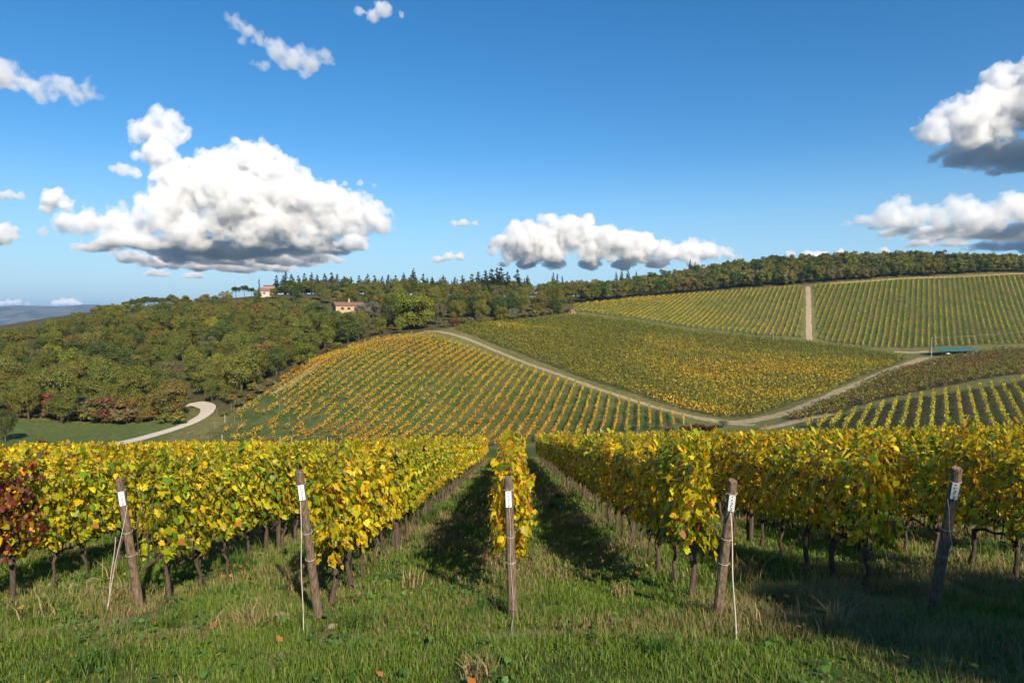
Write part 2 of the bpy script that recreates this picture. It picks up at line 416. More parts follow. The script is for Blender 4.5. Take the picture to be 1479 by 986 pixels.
strip_sheet('soil_path', [(1169, 492), (1168, 470), (1168, 440), (1167, 414)], 2.7, M_soil, 0.08, 300)
strip_sheet('soil_path', [(1292, 508), (1320, 509), (1342, 507)], 3.5, M_soil, 0.06, 250)
strip_sheet('dirt_track', [(1200, 410), (1270, 405), (1340, 401), (1420, 398), (1500, 396)], 2.5, M_track, 0.06, 380)
strip_sheet('dirt_track', [(395, 568), (440, 540), (500, 506), (560, 490), (612, 480)], 2.0, M_track, 0.05, 150)
# ------------------------------------------------------------------ far vineyards: one object per row
def cards(C, size, nrm, rg, fold=0.0):
    """leaf-clump quads centred on C with normals near nrm"""
    n = len(C)
    nrm = nrm / (np.linalg.norm(nrm, axis=1)[:, None] + 1e-9)
    t = rg.normal(size=(n, 3)); t -= nrm * (t * nrm).sum(1)[:, None]; t /= np.linalg.norm(t, axis=1)[:, None] + 1e-9
    b = np.cross(nrm, t)
    sa = (size * rg.uniform(.7, 1.3, n))[:, None] * .5; sb = (size * rg.uniform(.5, 1.0, n))[:, None] * .5
    V = np.stack([C - t * sa, C - b * sb * 1.0 + nrm * sb * .25, C + t * sa, C + b * sb - nrm * sb * .2], 1)
    return V.reshape(-1, 3), np.arange(n * 4).reshape(n, 4)

def clip_line(pl, p, d):
    """sorted entry/exit distances of the line p + s d through a polygon"""
    s = []
    n = len(pl)
    for i in range(n):
        a = pl[i]; e = pl[(i + 1) % n] - a
        den = d[0] * e[1] - d[1] * e[0]
        if abs(den) < 1e-9: continue
        w = a - p
        ss = (w[0] * e[1] - w[1] * e[0]) / den; tt = (w[0] * d[1] - w[1] * d[0]) / den
        if 0 <= tt < 1: s.append(ss)
    s.sort(); return list(zip(s[0::2], s[1::2]))

YEL, GOLD, ORNG, GRN, OLIV, RUST, BRN, LEMON = [np.array(c) for c in
    [(0.50, 0.37, 0.028), (0.54, 0.31, 0.022), (0.44, 0.19, 0.022), (0.11, 0.155, 0.020), (0.23, 0.21, 0.028), (0.26, 0.085, 0.022), (0.13, 0.085, 0.030), (0.40, 0.365, 0.030)]]

def palette_pick(x, y, pal, wts, rg, scale=0.06, seed=0, mixn=0.55, bias=None):
    """colour per card: slow patches over the field plus per-card chance"""
    n = len(x); w = np.cumsum(np.array(wts) / np.sum(wts))
    f = fbm(x * scale, y * scale, seed, 3); f = np.clip((f - .5) * 1.9 + .5, 0, 1)
    if bias is not None: f = np.clip(f + bias(x, y), 0, 1)
    u = np.clip(f * mixn + rg.random(n) * (1 - mixn), 0, .999)
    k_ = np.searchsorted(w, u)
    c = np.array(pal)[np.clip(k_, 0, len(pal) - 1)]
    return c * rg.uniform(.65, 1.25, n)[:, None]

def vine_rows(pl, az, spacing, dens, size, pal, wts, labelf, group, seed, hgt=(0.5, 1.65), halfw=0.22, gap=None, min_len=4.0, order_px=None, posts=0.0, scale=.06, bias=None):
    rg = np.random.default_rng(seed)
    d = np.array([math.sin(az), math.cos(az)]); nrm = np.array([d[1], -d[0]])
    u = pl @ nrm
    segs = []
    for o in np.arange(u.min() + spacing * .4, u.max(), spacing):
        for a, b in clip_line(pl, nrm * o, d):
            if b - a > min_len: segs.append((o, a, b))
    out = []
    for o, a, b in segs:
        L = b - a; n = int(L * dens)
        s = rg.uniform(a, b, n)
        lat = rg.normal(0, halfw * .6, n).clip(-halfw * 1.5, halfw * 1.5)
        wob = (vnoise(s * .5, o * 3.1 + s * 0, 2) - .5) * .25
        x = nrm[0] * (o + lat + wob) + d[0] * s; y = nrm[1] * (o + lat + wob) + d[1] * s
        top = hgt[1] + (vnoise(s * 1.3, o * 7.7 + s * 0, 3) - .5) * .45
        hz = hgt[0] + (top - hgt[0]) * rg.random(n) ** .8
        keep = np.ones(n, bool)
        if gap is not None:
            keep = rg.random(n) > gap(x, y, s, o)
        if keep.sum() < 6: continue
        x, y, hz, lat = x[keep], y[keep], hz[keep], lat[keep]
        C = np.stack([x, y, H(x, y) + hz], 1)
        nn = rg.normal(size=(len(x), 3)) * .7
        nn[:, 0] += np.sign(lat) * nrm[0] * .7; nn[:, 1] += np.sign(lat) * nrm[1] * .7; nn[:, 2] += .5
        V, Fq = cards(C, size, nn, rg)
        fc = palette_pick(x, y, pal, wts, rg, scale, seed, bias=bias)
        mid = np.array([nrm[0] * o + d[0] * (a + b) / 2, nrm[1] * o + d[1] * (a + b) / 2, 0]); mid[2] = H(mid[0], mid[1])
        out.append((o, mid, V, Fq, fc, a, b))
    total = len(out)
    for i, (o, mid, V, Fq, fc, a, b) in enumerate(out):
        ob = link('vine_row', mesh_np('vine_row', V - mid, [Fq], [M_row], fcol=fc))
        ob.location = mid
        tag(ob, labelf(i + 1, total), 'vine row', group)
        if posts:
            q = MB()
            for s in (a - .25,):
                x, y = nrm * o + d * s; z = float(H(x, y))
                q.tube([(x - mid[0], y - mid[1], z - mid[2] - .2), (x - mid[0], y - mid[1], z - mid[2] + 1.9)], .055, 5)
            q.build('end_post', M_pale if rg.random() < posts else M_stake, ob)
    return total

def gap_left(x, y, s, o):
    px = W0 / 2 + x / y * F
    sparse = np.clip((520 - px) / 190, 0, 1) * np.clip((196 - y) / 30, 0, 1)
    cell = vnoise(s * 0.55, o * 5.3 + s * 0, 4)
    return np.clip(np.where(cell < .12 + .62 * sparse, .9, .0) + .25 * sparse, 0, 1)

n_l = vine_rows(B_left, R(11), 2.55, 19, 0.34, [RUST, ORNG, GOLD, YEL, OLIV], [.10, 1.0, 1.5, 1.2, .55],
          lambda i, n: f'golden orange vine row on the striped slope, {ordinal(n - i + 1)} row from its right-hand corner', 'vine rows on the striped golden slope', 21, gap=gap_left, posts=.3, hgt=(.4, 1.6), halfw=.19, scale=.05, bias=lambda x, y: np.clip((y - 175) / 260, -.15, .2))
n_m = vine_rows(B_mid, R(138), 2.3, 13, 0.5, [GRN, OLIV, OLIV, YEL, GOLD, ORNG], [.9, 1.5, .9, .8, .8, .4],
          lambda i, n: f'olive and amber vine row in the dense middle field, {ordinal(i)} row from the sandy track' , 'vine rows in the dense middle field', 22, hgt=(.35, 1.65), halfw=.34, scale=.03, bias=lambda x, y: np.clip((240 - y) / 130, -.36, .36),
          gap=lambda x, y, s, o: np.where(vnoise(s * .4, o * 4.1 + s * 0, 1) < .16, .8, .05))
n_u = vine_rows(B_upl, R(27), 2.7, 12, 0.46, [OLIV, LEMON, YEL, GOLD], [.5, 1.0, 1.2, .3],
          lambda i, n: f'yellow vine row on the upper hillside, {ordinal(n - i + 1)} row left of the straight soil path', 'yellow vine rows left of the straight soil path', 23, halfw=.2)
n_r = vine_rows(B_upr, R(31), 2.7, 12, 0.46, [GRN, OLIV, LEMON, YEL], [.3, .7, 1.5, .4],
          lambda i, n: f'green-gold vine row on the upper hillside, {ordinal(i)} row right of the straight soil path', 'green-gold vine rows right of the straight soil path', 24, halfw=.2)
n_d = vine_rows(B_dark, R(47), 2.2, 11, 0.48, [BRN, OLIV, GRN, BRN, RUST, GOLD], [1.5, .45, .45, 1.2, .35, .2],
          lambda i, n: f'brown-green vine row in the dark field beside the track, {ordinal(n - i + 1)} row from the low vineyard', 'vine rows in the dark brown field', 25, hgt=(.3, 1.55), halfw=.32)
n_w = vine_rows(B_low, R(32), 2.5, 15, 0.36, [GRN, OLIV, LEMON, YEL], [.2, .6, 1.3, .8],
          lambda i, n: f'bushy yellow-green vine row over dark soil, {ordinal(i)} row from the soil path', 'vine rows over the dark soil', 26, hgt=(.4, 1.75), halfw=.28, min_len=2.5)
print('rows', n_l, n_m, n_u, n_r, n_d, n_w)

# ------------------------------------------------------------------ trees
def merge_parts(V, Fq, base):
    return V, Fq + base

def crown_mesh(name, lobes, n_cards, size, pal, seed, mat, drop=0.0, inward=0.25):
    rg = np.random.default_rng(seed)
    lob = np.array(lobes)  # x y z rx ry rz
    area = lob[:, 3] * lob[:, 4] + lob[:, 3] * lob[:, 5]
    k_ = rg.choice(len(lob), n_cards, p=area / area.sum())
    v = rg.normal(size=(n_cards, 3)); v /= np.linalg.norm(v, axis=1)[:, None]
    v[:, 2] = np.where(rg.random(n_cards) < .6, np.abs(v[:, 2]), v[:, 2])
    rad = 1 - np.abs(rg.normal(0, inward, n_cards)); rad *= 1 + .18 * (rg.random(n_cards) - .3)
    C = lob[k_, :3] + v * rad[:, None] * lob[k_, 3:6]
    nn = v + rg.normal(size=(n_cards, 3)) * .45 + np.array([0, 0, .25])
    V, Fq = cards(C, size, nn, rg)
    pal = np.array(pal)
    lobe_c = rg.integers(0, len(pal), len(lob))
    ci = np.where(rg.random(n_cards) < .75, lobe_c[k_], rg.integers(0, len(pal), n_cards))
    fc = pal[ci] * rg.uniform(.8, 1.2, n_cards)[:, None]
    return mesh_np(name, V, [Fq], [mat], fcol=fc)

def limb(p0, p1, n=5, wob=.25):
    p0 = Vector(p0); p1 = Vector(p1); L = (p1 - p0).length
    return [p0.lerp(p1, i / (n - 1)) + Vector((rnd.uniform(-1, 1), rnd.uniform(-1, 1), rnd.uniform(-.4, .4))) * wob * L * .12 * (0 < i < n - 1) for i in range(n)]

def oak_proto(seed, h=10.0, r=4.6, n=4200, size=.5, pal=None, trunk_frac=.28, nl=32, flat=1.0):
    g = random.Random(seed); lobes = []
    zc = h * (.5 + trunk_frac * .35); rz = (h - h * trunk_frac) / 2
    for i in range(nl):
        while True:
            q = Vector((g.uniform(-1, 1), g.uniform(-1, 1), g.uniform(-1, 1)))
            if .3 < q.length < 1: break
        q = q.normalized() * (q.length ** .45) * .78
        s = g.uniform(.17, .34) * (1.1 - .25 * max(q.z, 0))
        lobes.append((q.x * r, q.y * r, zc + q.z * rz * flat, r * s, r * s, rz * s * 1.05))
    lobes.append((0, 0, zc, r * .55, r * .55, rz * .6))
    m = MB()
    m.tube(limb((0, 0, -.6), (g.uniform(-.4, .4), g.uniform(-.4, .4), h * .55), 6), [r * .10, r * .075, r * .065, r * .055, r * .045, r * .03], 7, .08)
    for i in range(7):
        a = g.uniform(0, 6.28); z0 = h * g.uniform(.2, .45)
        m.tube(limb((0, 0, z0), (math.cos(a) * r * .65, math.sin(a) * r * .65, z0 + h * g.uniform(.15, .35)), 5, .6), [r * .04, r * .03, r * .022, r * .015, r * .008], 5, .05)
    tm = m.mesh('trunk', M_bark, True)
    return tm, crown_mesh('crown', lobes, n, size, pal, seed, M_tree)

def conifer_proto(seed, h=13.0, r=2.2, n=2600, size=.45, pal=None, col=False):
    g = random.Random(seed); lobes = []
    z = h * (.06 if col else .16)
    while z < h * .97:
        t = (z / h)
        rr = r * (math.sin(min(1, t * 3) * 1.57) * (1 - t * .75) if col else (1 - t) ** .8 + .04)
        for j in range(max(2, int(rr * 3))):
            a = g.uniform(0, 6.28); q = rr * g.uniform(.35, .75)
            lobes.append((math.cos(a) * q, math.sin(a) * q, z + g.uniform(-.3, .3), max(.25, rr * .45), max(.25, rr * .45), h * .04))
        z += h * .05
    lobes.append((0, 0, h * .97, .18, .18, h * .05))
    m = MB(); m.tube(limb((0, 0, -.6), (0, 0, h * .94), 6, .05), [r * .13, r * .11, r * .09, r * .07, r * .04, r * .015], 6, .05)
    return m.mesh('trunk', M_bark, True), crown_mesh('crown', lobes, n, size, pal, seed, M_tree)

def umbrella_proto(seed, h=11.0, r=4.5, n=3200, pal=None):
    g = random.Random(seed); lobes = []
    for i in range(20):
        a = g.uniform(0, 6.28); q = r * math.sqrt(g.random()) * .8
        lobes.append((math.cos(a) * q, math.sin(a) * q, h * .78 - q * q / r / r * 1.6 + g.uniform(-.5, .5), r * .32, r * .32, 1.9))
    m = MB(); m.tube(limb((0, 0, -.6), (.3, .1, h * .72), 6, .3), [.32, .27, .24, .22, .2, .15], 7, .06)
    for i in range(8):
        a = i * .8; m.tube(limb((.25, .1, h * .62), (math.cos(a) * r * .6, math.sin(a) * r * .6, h * .82), 4, .3), [.14, .1, .07, .03], 5)
    return m.mesh('trunk', M_bark, True), crown_mesh('crown', lobes, n, .42, pal, seed, M_tree)

oakpal = [(0.125, 0.147, 0.026), (0.151, 0.161, 0.031), (0.102, 0.122, 0.023), (0.172, 0.164, 0.033)]
darkpal = [(0.069, 0.106, 0.024), (0.088, 0.119, 0.027), (0.056, 0.085, 0.02)]
brownpal = [(0.17, 0.15, 0.033), (0.179, 0.14, 0.035), (0.141, 0.134, 0.029), (0.189, 0.134, 0.035)]
redpal = [(.15, .055, .030), (.12, .06, .028), (.10, .075, .026), (.17, .07, .034)]
yelpal = [(0.205, 0.212, 0.025), (0.167, 0.192, 0.025), (0.127, 0.16, 0.023)]
silverpal = [(.15, .165, .10), (.12, .14, .085), (.18, .19, .13)]
conpal = [(0.027, 0.045, 0.018), (0.037, 0.057, 0.02), (0.05, 0.069, 0.022)]
graypal = [(0.145, 0.134, 0.059), (0.122, 0.124, 0.051), (0.168, 0.149, 0.069)]

PROTO = {
    'olive green oak': [oak_proto(100 + i, 11.5, 4.7, 8840, .34, oakpal, .08) for i in range(4)],
    'dark green oak': [oak_proto(120 + i, 11.5, 4.5, 8500, .34, darkpal, .08) for i in range(2)],
    'brown-tinged oak': [oak_proto(140 + i, 10.8, 4.5, 8500, .34, brownpal, .08) for i in range(2)],
    'yellow-green oak': [oak_proto(150 + i, 10.8, 4.5, 8840, .34, yelpal, .08) for i in range(2)],
    'grey-brown bare-looking oak': [oak_proto(160 + i, 9.8, 4.2, 6800, .34, graypal, .08) for i in range(2)],
    'dark conifer': [conifer_proto(200 + i, 14, 2.5, 2600, .5, conpal) for i in range(3)],
    'cypress': [conifer_proto(220 + i, 12, 1.0, 1500, .38, conpal, True) for i in range(2)],
    'umbrella pine': [umbrella_proto(230 + i, 11, 4.4, 3000, [(.05, .075, .018), (.065, .085, .022), (.04, .06, .016)]) for i in range(2)],
    'silver olive tree': [oak_proto(240 + i, 6, 3.2, 2600, .34, silverpal, .2) for i in range(1)],
    'reddish brown bush': [oak_proto(250 + i, 3.6, 2.4, 1500, .36, redpal, .04, 14) for i in range(2)],
    'green bush': [oak_proto(260 + i, 3.2, 2.3, 1500, .36, oakpal, .04, 14) for i in range(2)],
    'grey-brown bush': [oak_proto(270 + i, 3.2, 2.3, 1300, .34, graypal, .04, 14) for i in range(2)],
    'orange-brown bush': [oak_proto(280 + i, 3.2, 2.4, 1500, .34, [(.22, .12, .03), (.18, .12, .03), (.14, .11, .026)], .04, 14) for i in range(2)],
}
def plant(kind, x, y, sc=1.0, label=None, group=None, rz=None, name=None, wide=1.0, tint=None, g=rnd):
    tm, cm = g.choice(PROTO[kind])
    bush = 'bush' in kind
    nm = name or ('shrub' if bush else 'conifer_tree' if 'conifer' in kind else 'cypress_tree' if kind == 'cypress' else 'umbrella_pine' if 'umbrella' in kind else 'olive_tree' if 'olive tree' in kind else 'oak_tree')
    r_ = empty(nm, (x, y, float(H(x, y))), g.uniform(0, 6.28) if rz is None else rz, sc)
    r_.scale = (sc * wide, sc * wide, sc)
    t_ = link('trunk', tm, r_); c_ = link('crown', cm, r_)
    v = g.uniform(.82, 1.15)
    c_.color = (*(tint or (v * g.uniform(.92, 1.12), v, v * g.uniform(.85, 1.05))), 1)
    tag(r_, label, 'shrub' if bush else 'tree', group)
    return r_

def scatter(pl, dmin, seed, n_try=9000):
    g = np.random.default_rng(seed); lo = pl.min(0); hi = pl.max(0)
    c = lo + (hi - lo) * g.random((n_try, 2)); c = c[inside(pl, c[:, 0], c[:, 1])]
    out = np.zeros((0, 2))
    for p in c:
        if len(out) == 0 or ((out - p) ** 2).sum(1).min() > dmin * dmin: out = np.vstack([out, p])
    return out

def in_frame(x, y, z, m=60):
    px, py = to_px((x, y, z)); return -m < px < W0 + m and py < H0 + m

SIGHT = [(462, 536, 330, 449), (362, 412, 412, 427), (328, 372, 412, 429), (120, 330, 345, 433), (530, 560, 330, 462), (-80, 35, 420, 473), (35, 70, 420, 468), (70, 105, 420, 459), (105, 140, 420, 447)]   # px from, px to, nearer than, keep below
def wood_of(pts, kinds, wts, zone, group, sc=(.85, 1.15), band=16, seed=0, hmean=8):
    """plants a wood in depth bands, so each tree can be told by its band and its place along it"""
    g = random.Random(seed)
    items = [(int(y // band), to_px((x, y, float(H(x, y)) + hmean))[0], x, y) for x, y in pts if in_frame(x, y, float(H(x, y)) + hmean)]
    bands = sorted({i[0] for i in items})
    for bi, b in enumerate(bands):
        row = sorted([i for i in items if i[0] == b], key=lambda i: i[1])
        for j, (_, px, x, y) in enumerate(row):
            kd = g.choices(kinds, wts)[0]
            lim = [l for l in SIGHT if l[0] < px < l[1] and y < l[2]]
            cap = 9.0
            if lim:
                cap = min((at(px, l[3], y)[2] - float(H(x, y))) / 11.0 for l in lim)
                if cap < .05: continue
                if cap < .3: kd = 'green bush'; cap *= 2.6
            if callable(kd): kd = kd(x, y, g)
            where = 'front rank' if bi == 0 else f'{ordinal(bi + 1)} rank'
            plant(kd, x, y, min(cap, g.uniform(*sc)), f'{kd}, {where} of the {zone}, {ordinal(j + 1)} from the left', group, g=g)
    return len(items)

W_left = np.vstack([poly([(-60, 612), (60, 613), (150, 613), (195, 606), (225, 596), (262, 584), (300, 575), (345, 570), (372, 562), (410, 540), (455, 515), (500, 497), (530, 486)], 120),
                    poly([(516, 474), (470, 464), (430, 458), (390, 440), (340, 438), (250, 450), (150, 466), (60, 484), (-60, 500)], 120)])
P_left = scatter(W_left, 7.6, 31)
n = wood_of(P_left[P_left[:, 1] < 300], ['olive green oak', 'dark green oak', 'brown-tinged oak', 'yellow-green oak', 'grey-brown bare-looking oak'], [6, 1.6, .6, 1.0, .7], 'left-hand wood', 'trees of the left-hand wood', (.78, 1.15), 22, 5)
W_hill = poly([(398, 436), (470, 440), (520, 446), (545, 452), (570, 462), (625, 470), (720, 463), (800, 454), (826, 446), (850, 436), (880, 430), (850, 427), (740, 428), (600, 424), (460, 424), (390, 428)], 200)
P_hill = scatter(W_hill, 8.8, 32)
n2_ = wood_of(P_hill[P_hill[:, 1] < 372], ['olive green oak', 'dark green oak', 'brown-tinged oak', 'yellow-green oak', 'grey-brown bare-looking oak'], [4, 1.4, 1.2, 1.2, 1.1], 'wood behind the farmhouse', 'trees of the wood behind the farmhouse', (.72, 1.1), 26, 6)
print('wood trees', n, n2_)

# the far wood above the upper vineyards reads as one mass
def forest_mass(name, pts, kinds, wts, seed, n_cards=1500, size=.62):
    g = random.Random(seed); rg = np.random.default_rng(seed)
    pr = {}
    for kd, pal, h, r in kinds:
        pr[kd] = []
        for q in range(3):
            tm, cm = oak_proto(seed + q + len(pr) * 10, h, r, n_cards, size, pal, .15, 16)
            V = np.empty(len(cm.vertices) * 3, np.float32); cm.vertices.foreach_get('co', V)
            c = np.empty(len(cm.polygons) * 4, np.float32); cm.attributes['col'].data.foreach_get('color', c)
            pr[kd].append((V.reshape(-1, 3), c.reshape(-1, 4)[:, :3])); D.meshes.remove(tm); D.meshes.remove(cm)
    VV, CC = [], []
    for p in pts:
        x, y = p[0], p[1]
        kd = g.choices([k_[0] for k_ in kinds], wts)[0]
        V, c = g.choice(pr[kd]); a = g.uniform(0, 6.28); s = g.uniform(.85, 1.25) if len(p) < 3 else min(p[2], g.uniform(.75, 1.1))
        co, si = math.cos(a) * s, math.sin(a) * s
        VV.append(np.stack([V[:, 0] * co - V[:, 1] * si + x, V[:, 0] * si + V[:, 1] * co + y, V[:, 2] * s + float(H(x, y))], 1))
        CC.append(c * np.array([g.uniform(.9, 1.15), 1, g.uniform(.85, 1.1)]) * g.uniform(.75, 1.15))
    VV = np.concatenate(VV); CC = np.concatenate(CC)
    ob = link(name, mesh_np(name, VV, [np.arange(len(VV)).reshape(-1, 4)], [M_tree], fcol=CC))
    return ob
rest = np.vstack([P_left[P_left[:, 1] >= 300], P_hill[P_hill[:, 1] >= 372]])
def room_under_sight(p):
    z = float(H(*p)); px = to_px((p[0], p[1], z + 8))[0]
    return min([9.0] + [(at(px, l[3], p[1])[2] - z) / 11.5 for l in SIGHT if l[0] < px < l[1] and p[1] < l[2]])
bw = forest_mass('background_woodland', [(p[0], p[1], room_under_sight(p)) for p in rest if room_under_sight(p) > .12], [('a', oakpal, 11, 4.7), ('b', darkpal, 11, 4.5), ('c', graypal, 9.5, 4.3), ('d', brownpal, 10, 4.4)], [4, 1.2, 1.0, 1.0], 360, 3200, .42)
tag(bw, 'farther olive oaks of the hill wood beyond the nearer trees', 'wood', None, 'stuff')
W_far = poly([(838, 436), (920, 426), (1000, 420), (1080, 414), (1165, 408), (1240, 404), (1300, 400), (1390, 396), (1479, 393), (1600, 394), (1700, 396)], 300)
W_far = np.vstack([W_far + np.array([0, 2.5]), W_far[::-1] + np.array([0, 105.0])])
_e = poly([(838, 438), (920, 428.5), (1000, 422), (1080, 416), (1165, 410), (1240, 405), (1300, 401), (1390, 397), (1479, 394), (1600, 395), (1700, 397)], 300)
_edge = []
for i in range(len(_e) - 1):
    for t in np.arange(0, 1, 4.6 / np.linalg.norm(_e[i + 1] - _e[i])): _edge.append(_e[i] + (_e[i + 1] - _e[i]) * t + np.array([rnd.uniform(-1, 1), rnd.uniform(-.5, 2.5)]))
fm = forest_mass('far_woodland', np.vstack([np.array(_edge), scatter(W_far, 7.6, 33, 14000)]), [('a', oakpal, 10, 4.8), ('b', darkpal, 11, 4.6), ('c', graypal, 9, 4.4), ('d', brownpal, 9, 4.4)], [4, 1.5, 1.6, .8], 340)
tag(fm, 'olive-brown oak wood along the skyline above the upper vineyards', 'wood', None, 'stuff')
# ------------------------------------------------------------------ foreground vine rows
ROWS_X = 2.25
ROW_END, ROW_START = 58.0, 8.1
VSTEP = 0.86
LEAF = []
def leaf_outline():
    # five-lobed vine leaf, stalk at the origin, tip towards +y (unit width about 1)
    pts = [(0.0, 0.0), (0.20, -0.14), (0.40, -0.05), (0.36, 0.16), (0.54, 0.34), (0.34, 0.48), (0.24, 0.74), (0.0, 1.0), (-0.24, 0.74), (-0.34, 0.48), (-0.54, 0.34), (-0.36, 0.16), (-0.40, -0.05), (-0.20, -0.14)]
    return np.array(pts)
LO = leaf_outline()
LV = np.vstack([[0, 0.36], LO])                                   # centre + outline
LZ = np.concatenate([[0.0], -0.16 * np.abs(LO[:, 0]) - 0.14 * (LO[:, 1] - .36) ** 2])
LT = np.array([[0, i, i + 1 if i < len(LO) else 1] for i in range(1, len(LO) + 1)])
SV = np.array([[0, 0], [.46, .18], [0.3, .62], [0, 1.0], [-.3, .62], [-.46, .18]]); SZ = np.array([0, -.08, -.06, -.1, -.06, -.08])
ST = np.array([[0, 1, 2, 3], [0, 3, 4, 5]])

def leaves(C, size, nrm, tip, rg, detail=True):
    n = len(C)
    nrm = nrm / (np.linalg.norm(nrm, axis=1)[:, None] + 1e-9)
    tip = tip - nrm * (tip * nrm).sum(1)[:, None]; tip /= np.linalg.norm(tip, axis=1)[:, None] + 1e-9
    sx = np.cross(tip, nrm)
    base, bz, tri = (LV, LZ, LT) if detail else (SV, SZ, ST)
    m = len(base)
    curl = rg.uniform(.3, 2.2, n)
    V = C[:, None, :] + size[:, None, None] * (sx[:, None, :] * base[None, :, 0, None] + tip[:, None, :] * (base[None, :, 1, None] - .36) + nrm[:, None, :] * (bz[None, :, None] * curl[:, None, None]))
    Fq = (tri[None] + (np.arange(n) * m)[:, None, None]).reshape(-1, tri.shape[1])
    return V.reshape(-1, 3), Fq, len(tri)

VG, VYG, VY, VGO, VO, VR, VBR = [np.array(c) for c in [(0.17, 0.28, 0.024), (0.47, 0.48, 0.024), (0.78, 0.61, 0.024), (0.80, 0.47, 0.018), (0.48, 0.20, 0.035), (0.20, 0.045, 0.030), (0.24, 0.13, 0.05)]]
VMIX = {'green-yellow': ([VG, VYG, VY, VGO, VO], [1.7, 3.2, 2.4, .35, .08]),
        'yellow': ([VG, VYG, VY, VGO, VO], [.7, 1.6, 3.2, 1.2, .15]),
        'golden': ([VG, VYG, VY, VGO, VO, VBR], [.5, .8, 2.4, 2.7, .35, .2]),
        'bronze-gold': ([VG, VYG, VY, VGO, VO, VBR], [1.0, 1.7, 2.4, 1.6, .2, .15]),
        'red-leaved': ([VR, VBR, VO, VYG, VGO], [2.4, 1.4, .8, .7, .5])}

def canopy_pts(n, rg, length=.98):
    """points of one vine's leaf wall: x across the row, y along, z up"""
    y = rg.uniform(-length / 2, length / 2, n)
    z = 0.70 + 1.16 * rg.random(n) ** .85
    hw = .215 * (1 - .45 * ((z - 1.15) / .9) ** 2) + .06 * np.sin(y * 9 + z * 5)
    u = rg.random(n); side = np.where(rg.random(n) < .5, -1, 1)
    x = side * hw * u ** .38 + rg.normal(0, .035, n)
    return x, y, z, side

def vine_foliage(name, mix, seed, n=330, detail=True, end=False, sizes=(.05, .135)):
    rg = np.random.default_rng(seed)
    x, y, z, side = canopy_pts(n, rg)
    # hanging and upright stray shoots
    for s in range(7):
        k_ = int(n * .022); t = np.linspace(0, 1, k_)
        up = rg.random() < .55
        x0, y0 = rg.normal(0, .14), rg.uniform(-.45, .45)
        z0 = 1.85 if up else .80; sd = rg.choice([-1, 1])
        xs = x0 + sd * t * rg.uniform(.02, .12); zs = z0 + (t * rg.uniform(.15, .36) if up else -t * rg.uniform(.04, .16))
        if not up: xs = xs + sd * .05
        x = np.concatenate([x, xs]); y = np.concatenate([y, y0 + t * rg.uniform(-.15, .15)]); z = np.concatenate([z, zs]); side = np.concatenate([side, np.full(k_, sd)])
    m = len(x); C = np.stack([x, y, z], 1)
    nrm = np.stack([side * 1.0, rg.normal(0, .15, m), .35 + .5 * (z > 1.75)], 1) + rg.normal(size=(m, 3)) * .5
    tip = np.stack([side * .25, rg.normal(0, .45, m), -np.ones(m)], 1) + rg.normal(size=(m, 3)) * .25
    V, Fq, k_ = leaves(C, rg.uniform(*sizes, m), nrm, tip, rg, detail)
    pal, wt = VMIX[mix]; w = np.cumsum(wt) / np.sum(wt)
    c = np.array(pal)[np.searchsorted(w, rg.random(m))] * rg.uniform(.7, 1.2, m)[:, None]
    # leaves on top and at the fruit zone turn first
    fc = np.repeat(c, k_, 0) * rg.uniform(.86, 1.1, (m * k_, 1))
    spot = np.repeat(rg.random(m) < .2, k_) & (rg.random(m * k_) < .4)          # brown withered lobes
    fc[spot] = np.array([.22, .11, .035]) * rg.uniform(.6, 1.2, (spot.sum(), 1))
    return mesh_np(name, V, [Fq], [M_vine], fcol=fc)

def vine_trunk(seed):
    g = random.Random(seed); q = MB()
    lean = g.uniform(-.12, .12); dirn = g.choice([-1, 1]); hz = g.uniform(.6, .72)
    pts = [(0, 0, -.15), (g.uniform(-.02, .02), lean * .2, .1), (g.uniform(-.04, .04), lean * .5, .26), (g.uniform(-.05, .05), lean * .8 + g.uniform(-.04, .04), .43), (g.uniform(-.04, .04), lean, hz - .06), (0, lean + dirn * .07, hz)]
    r0 = g.uniform(.026, .038)
    q.tube(pts, [r0 * 1.5, r0 * 1.15, r0, r0 * .95, r0 * 1.25, r0], 7, .16)
    arm = [(0, lean + dirn * .05, hz - .01)]
    for i in range(1, 6): arm.append((g.uniform(-.025, .025), lean + dirn * (.05 + i * .15), hz + .04 + g.uniform(-.03, .04)))
    q.tube(arm, [r0 * .95, r0 * .8, r0 * .7, r0 * .6, r0 * .5, r0 * .35], 6, .15)
    for i in range(5):
        y0 = lean + dirn * (.02 + i * .17); x = g.uniform(-.03, .03)
        q.tube([(x, y0, hz), (x + g.uniform(-.05, .05), y0 + g.uniform(-.05, .05), hz + .5), (x + g.uniform(-.1, .1), y0 + g.uniform(-.1, .1), hz + 1.15)], [.010, .007, .004], 5)
    for i in range(2):
        q.tube([(0, lean * .6, hz * .6), (g.uniform(-.1, .1), lean + g.uniform(-.15, .15), hz * .8), (g.uniform(-.15, .15), lean + g.uniform(-.2, .2), hz * 1.15)], [.009, .007, .004], 5)
    return q.mesh('trunk', M_vbark, True)

TRUNKS = [vine_trunk(i) for i in range(7)]
FOL = {m: [vine_foliage('foliage', m, 300 + 10 * i + j, 500) for j in range(1 if m == 'red-leaved' else 3)] for i, m in enumerate(VMIX)}
FOLFAR = {m: [vine_foliage('foliage', m, 500 + 10 * i + j, 270, detail=False, sizes=(.11, .18)) for j in range(2)] for i, m in enumerate(VMIX)}

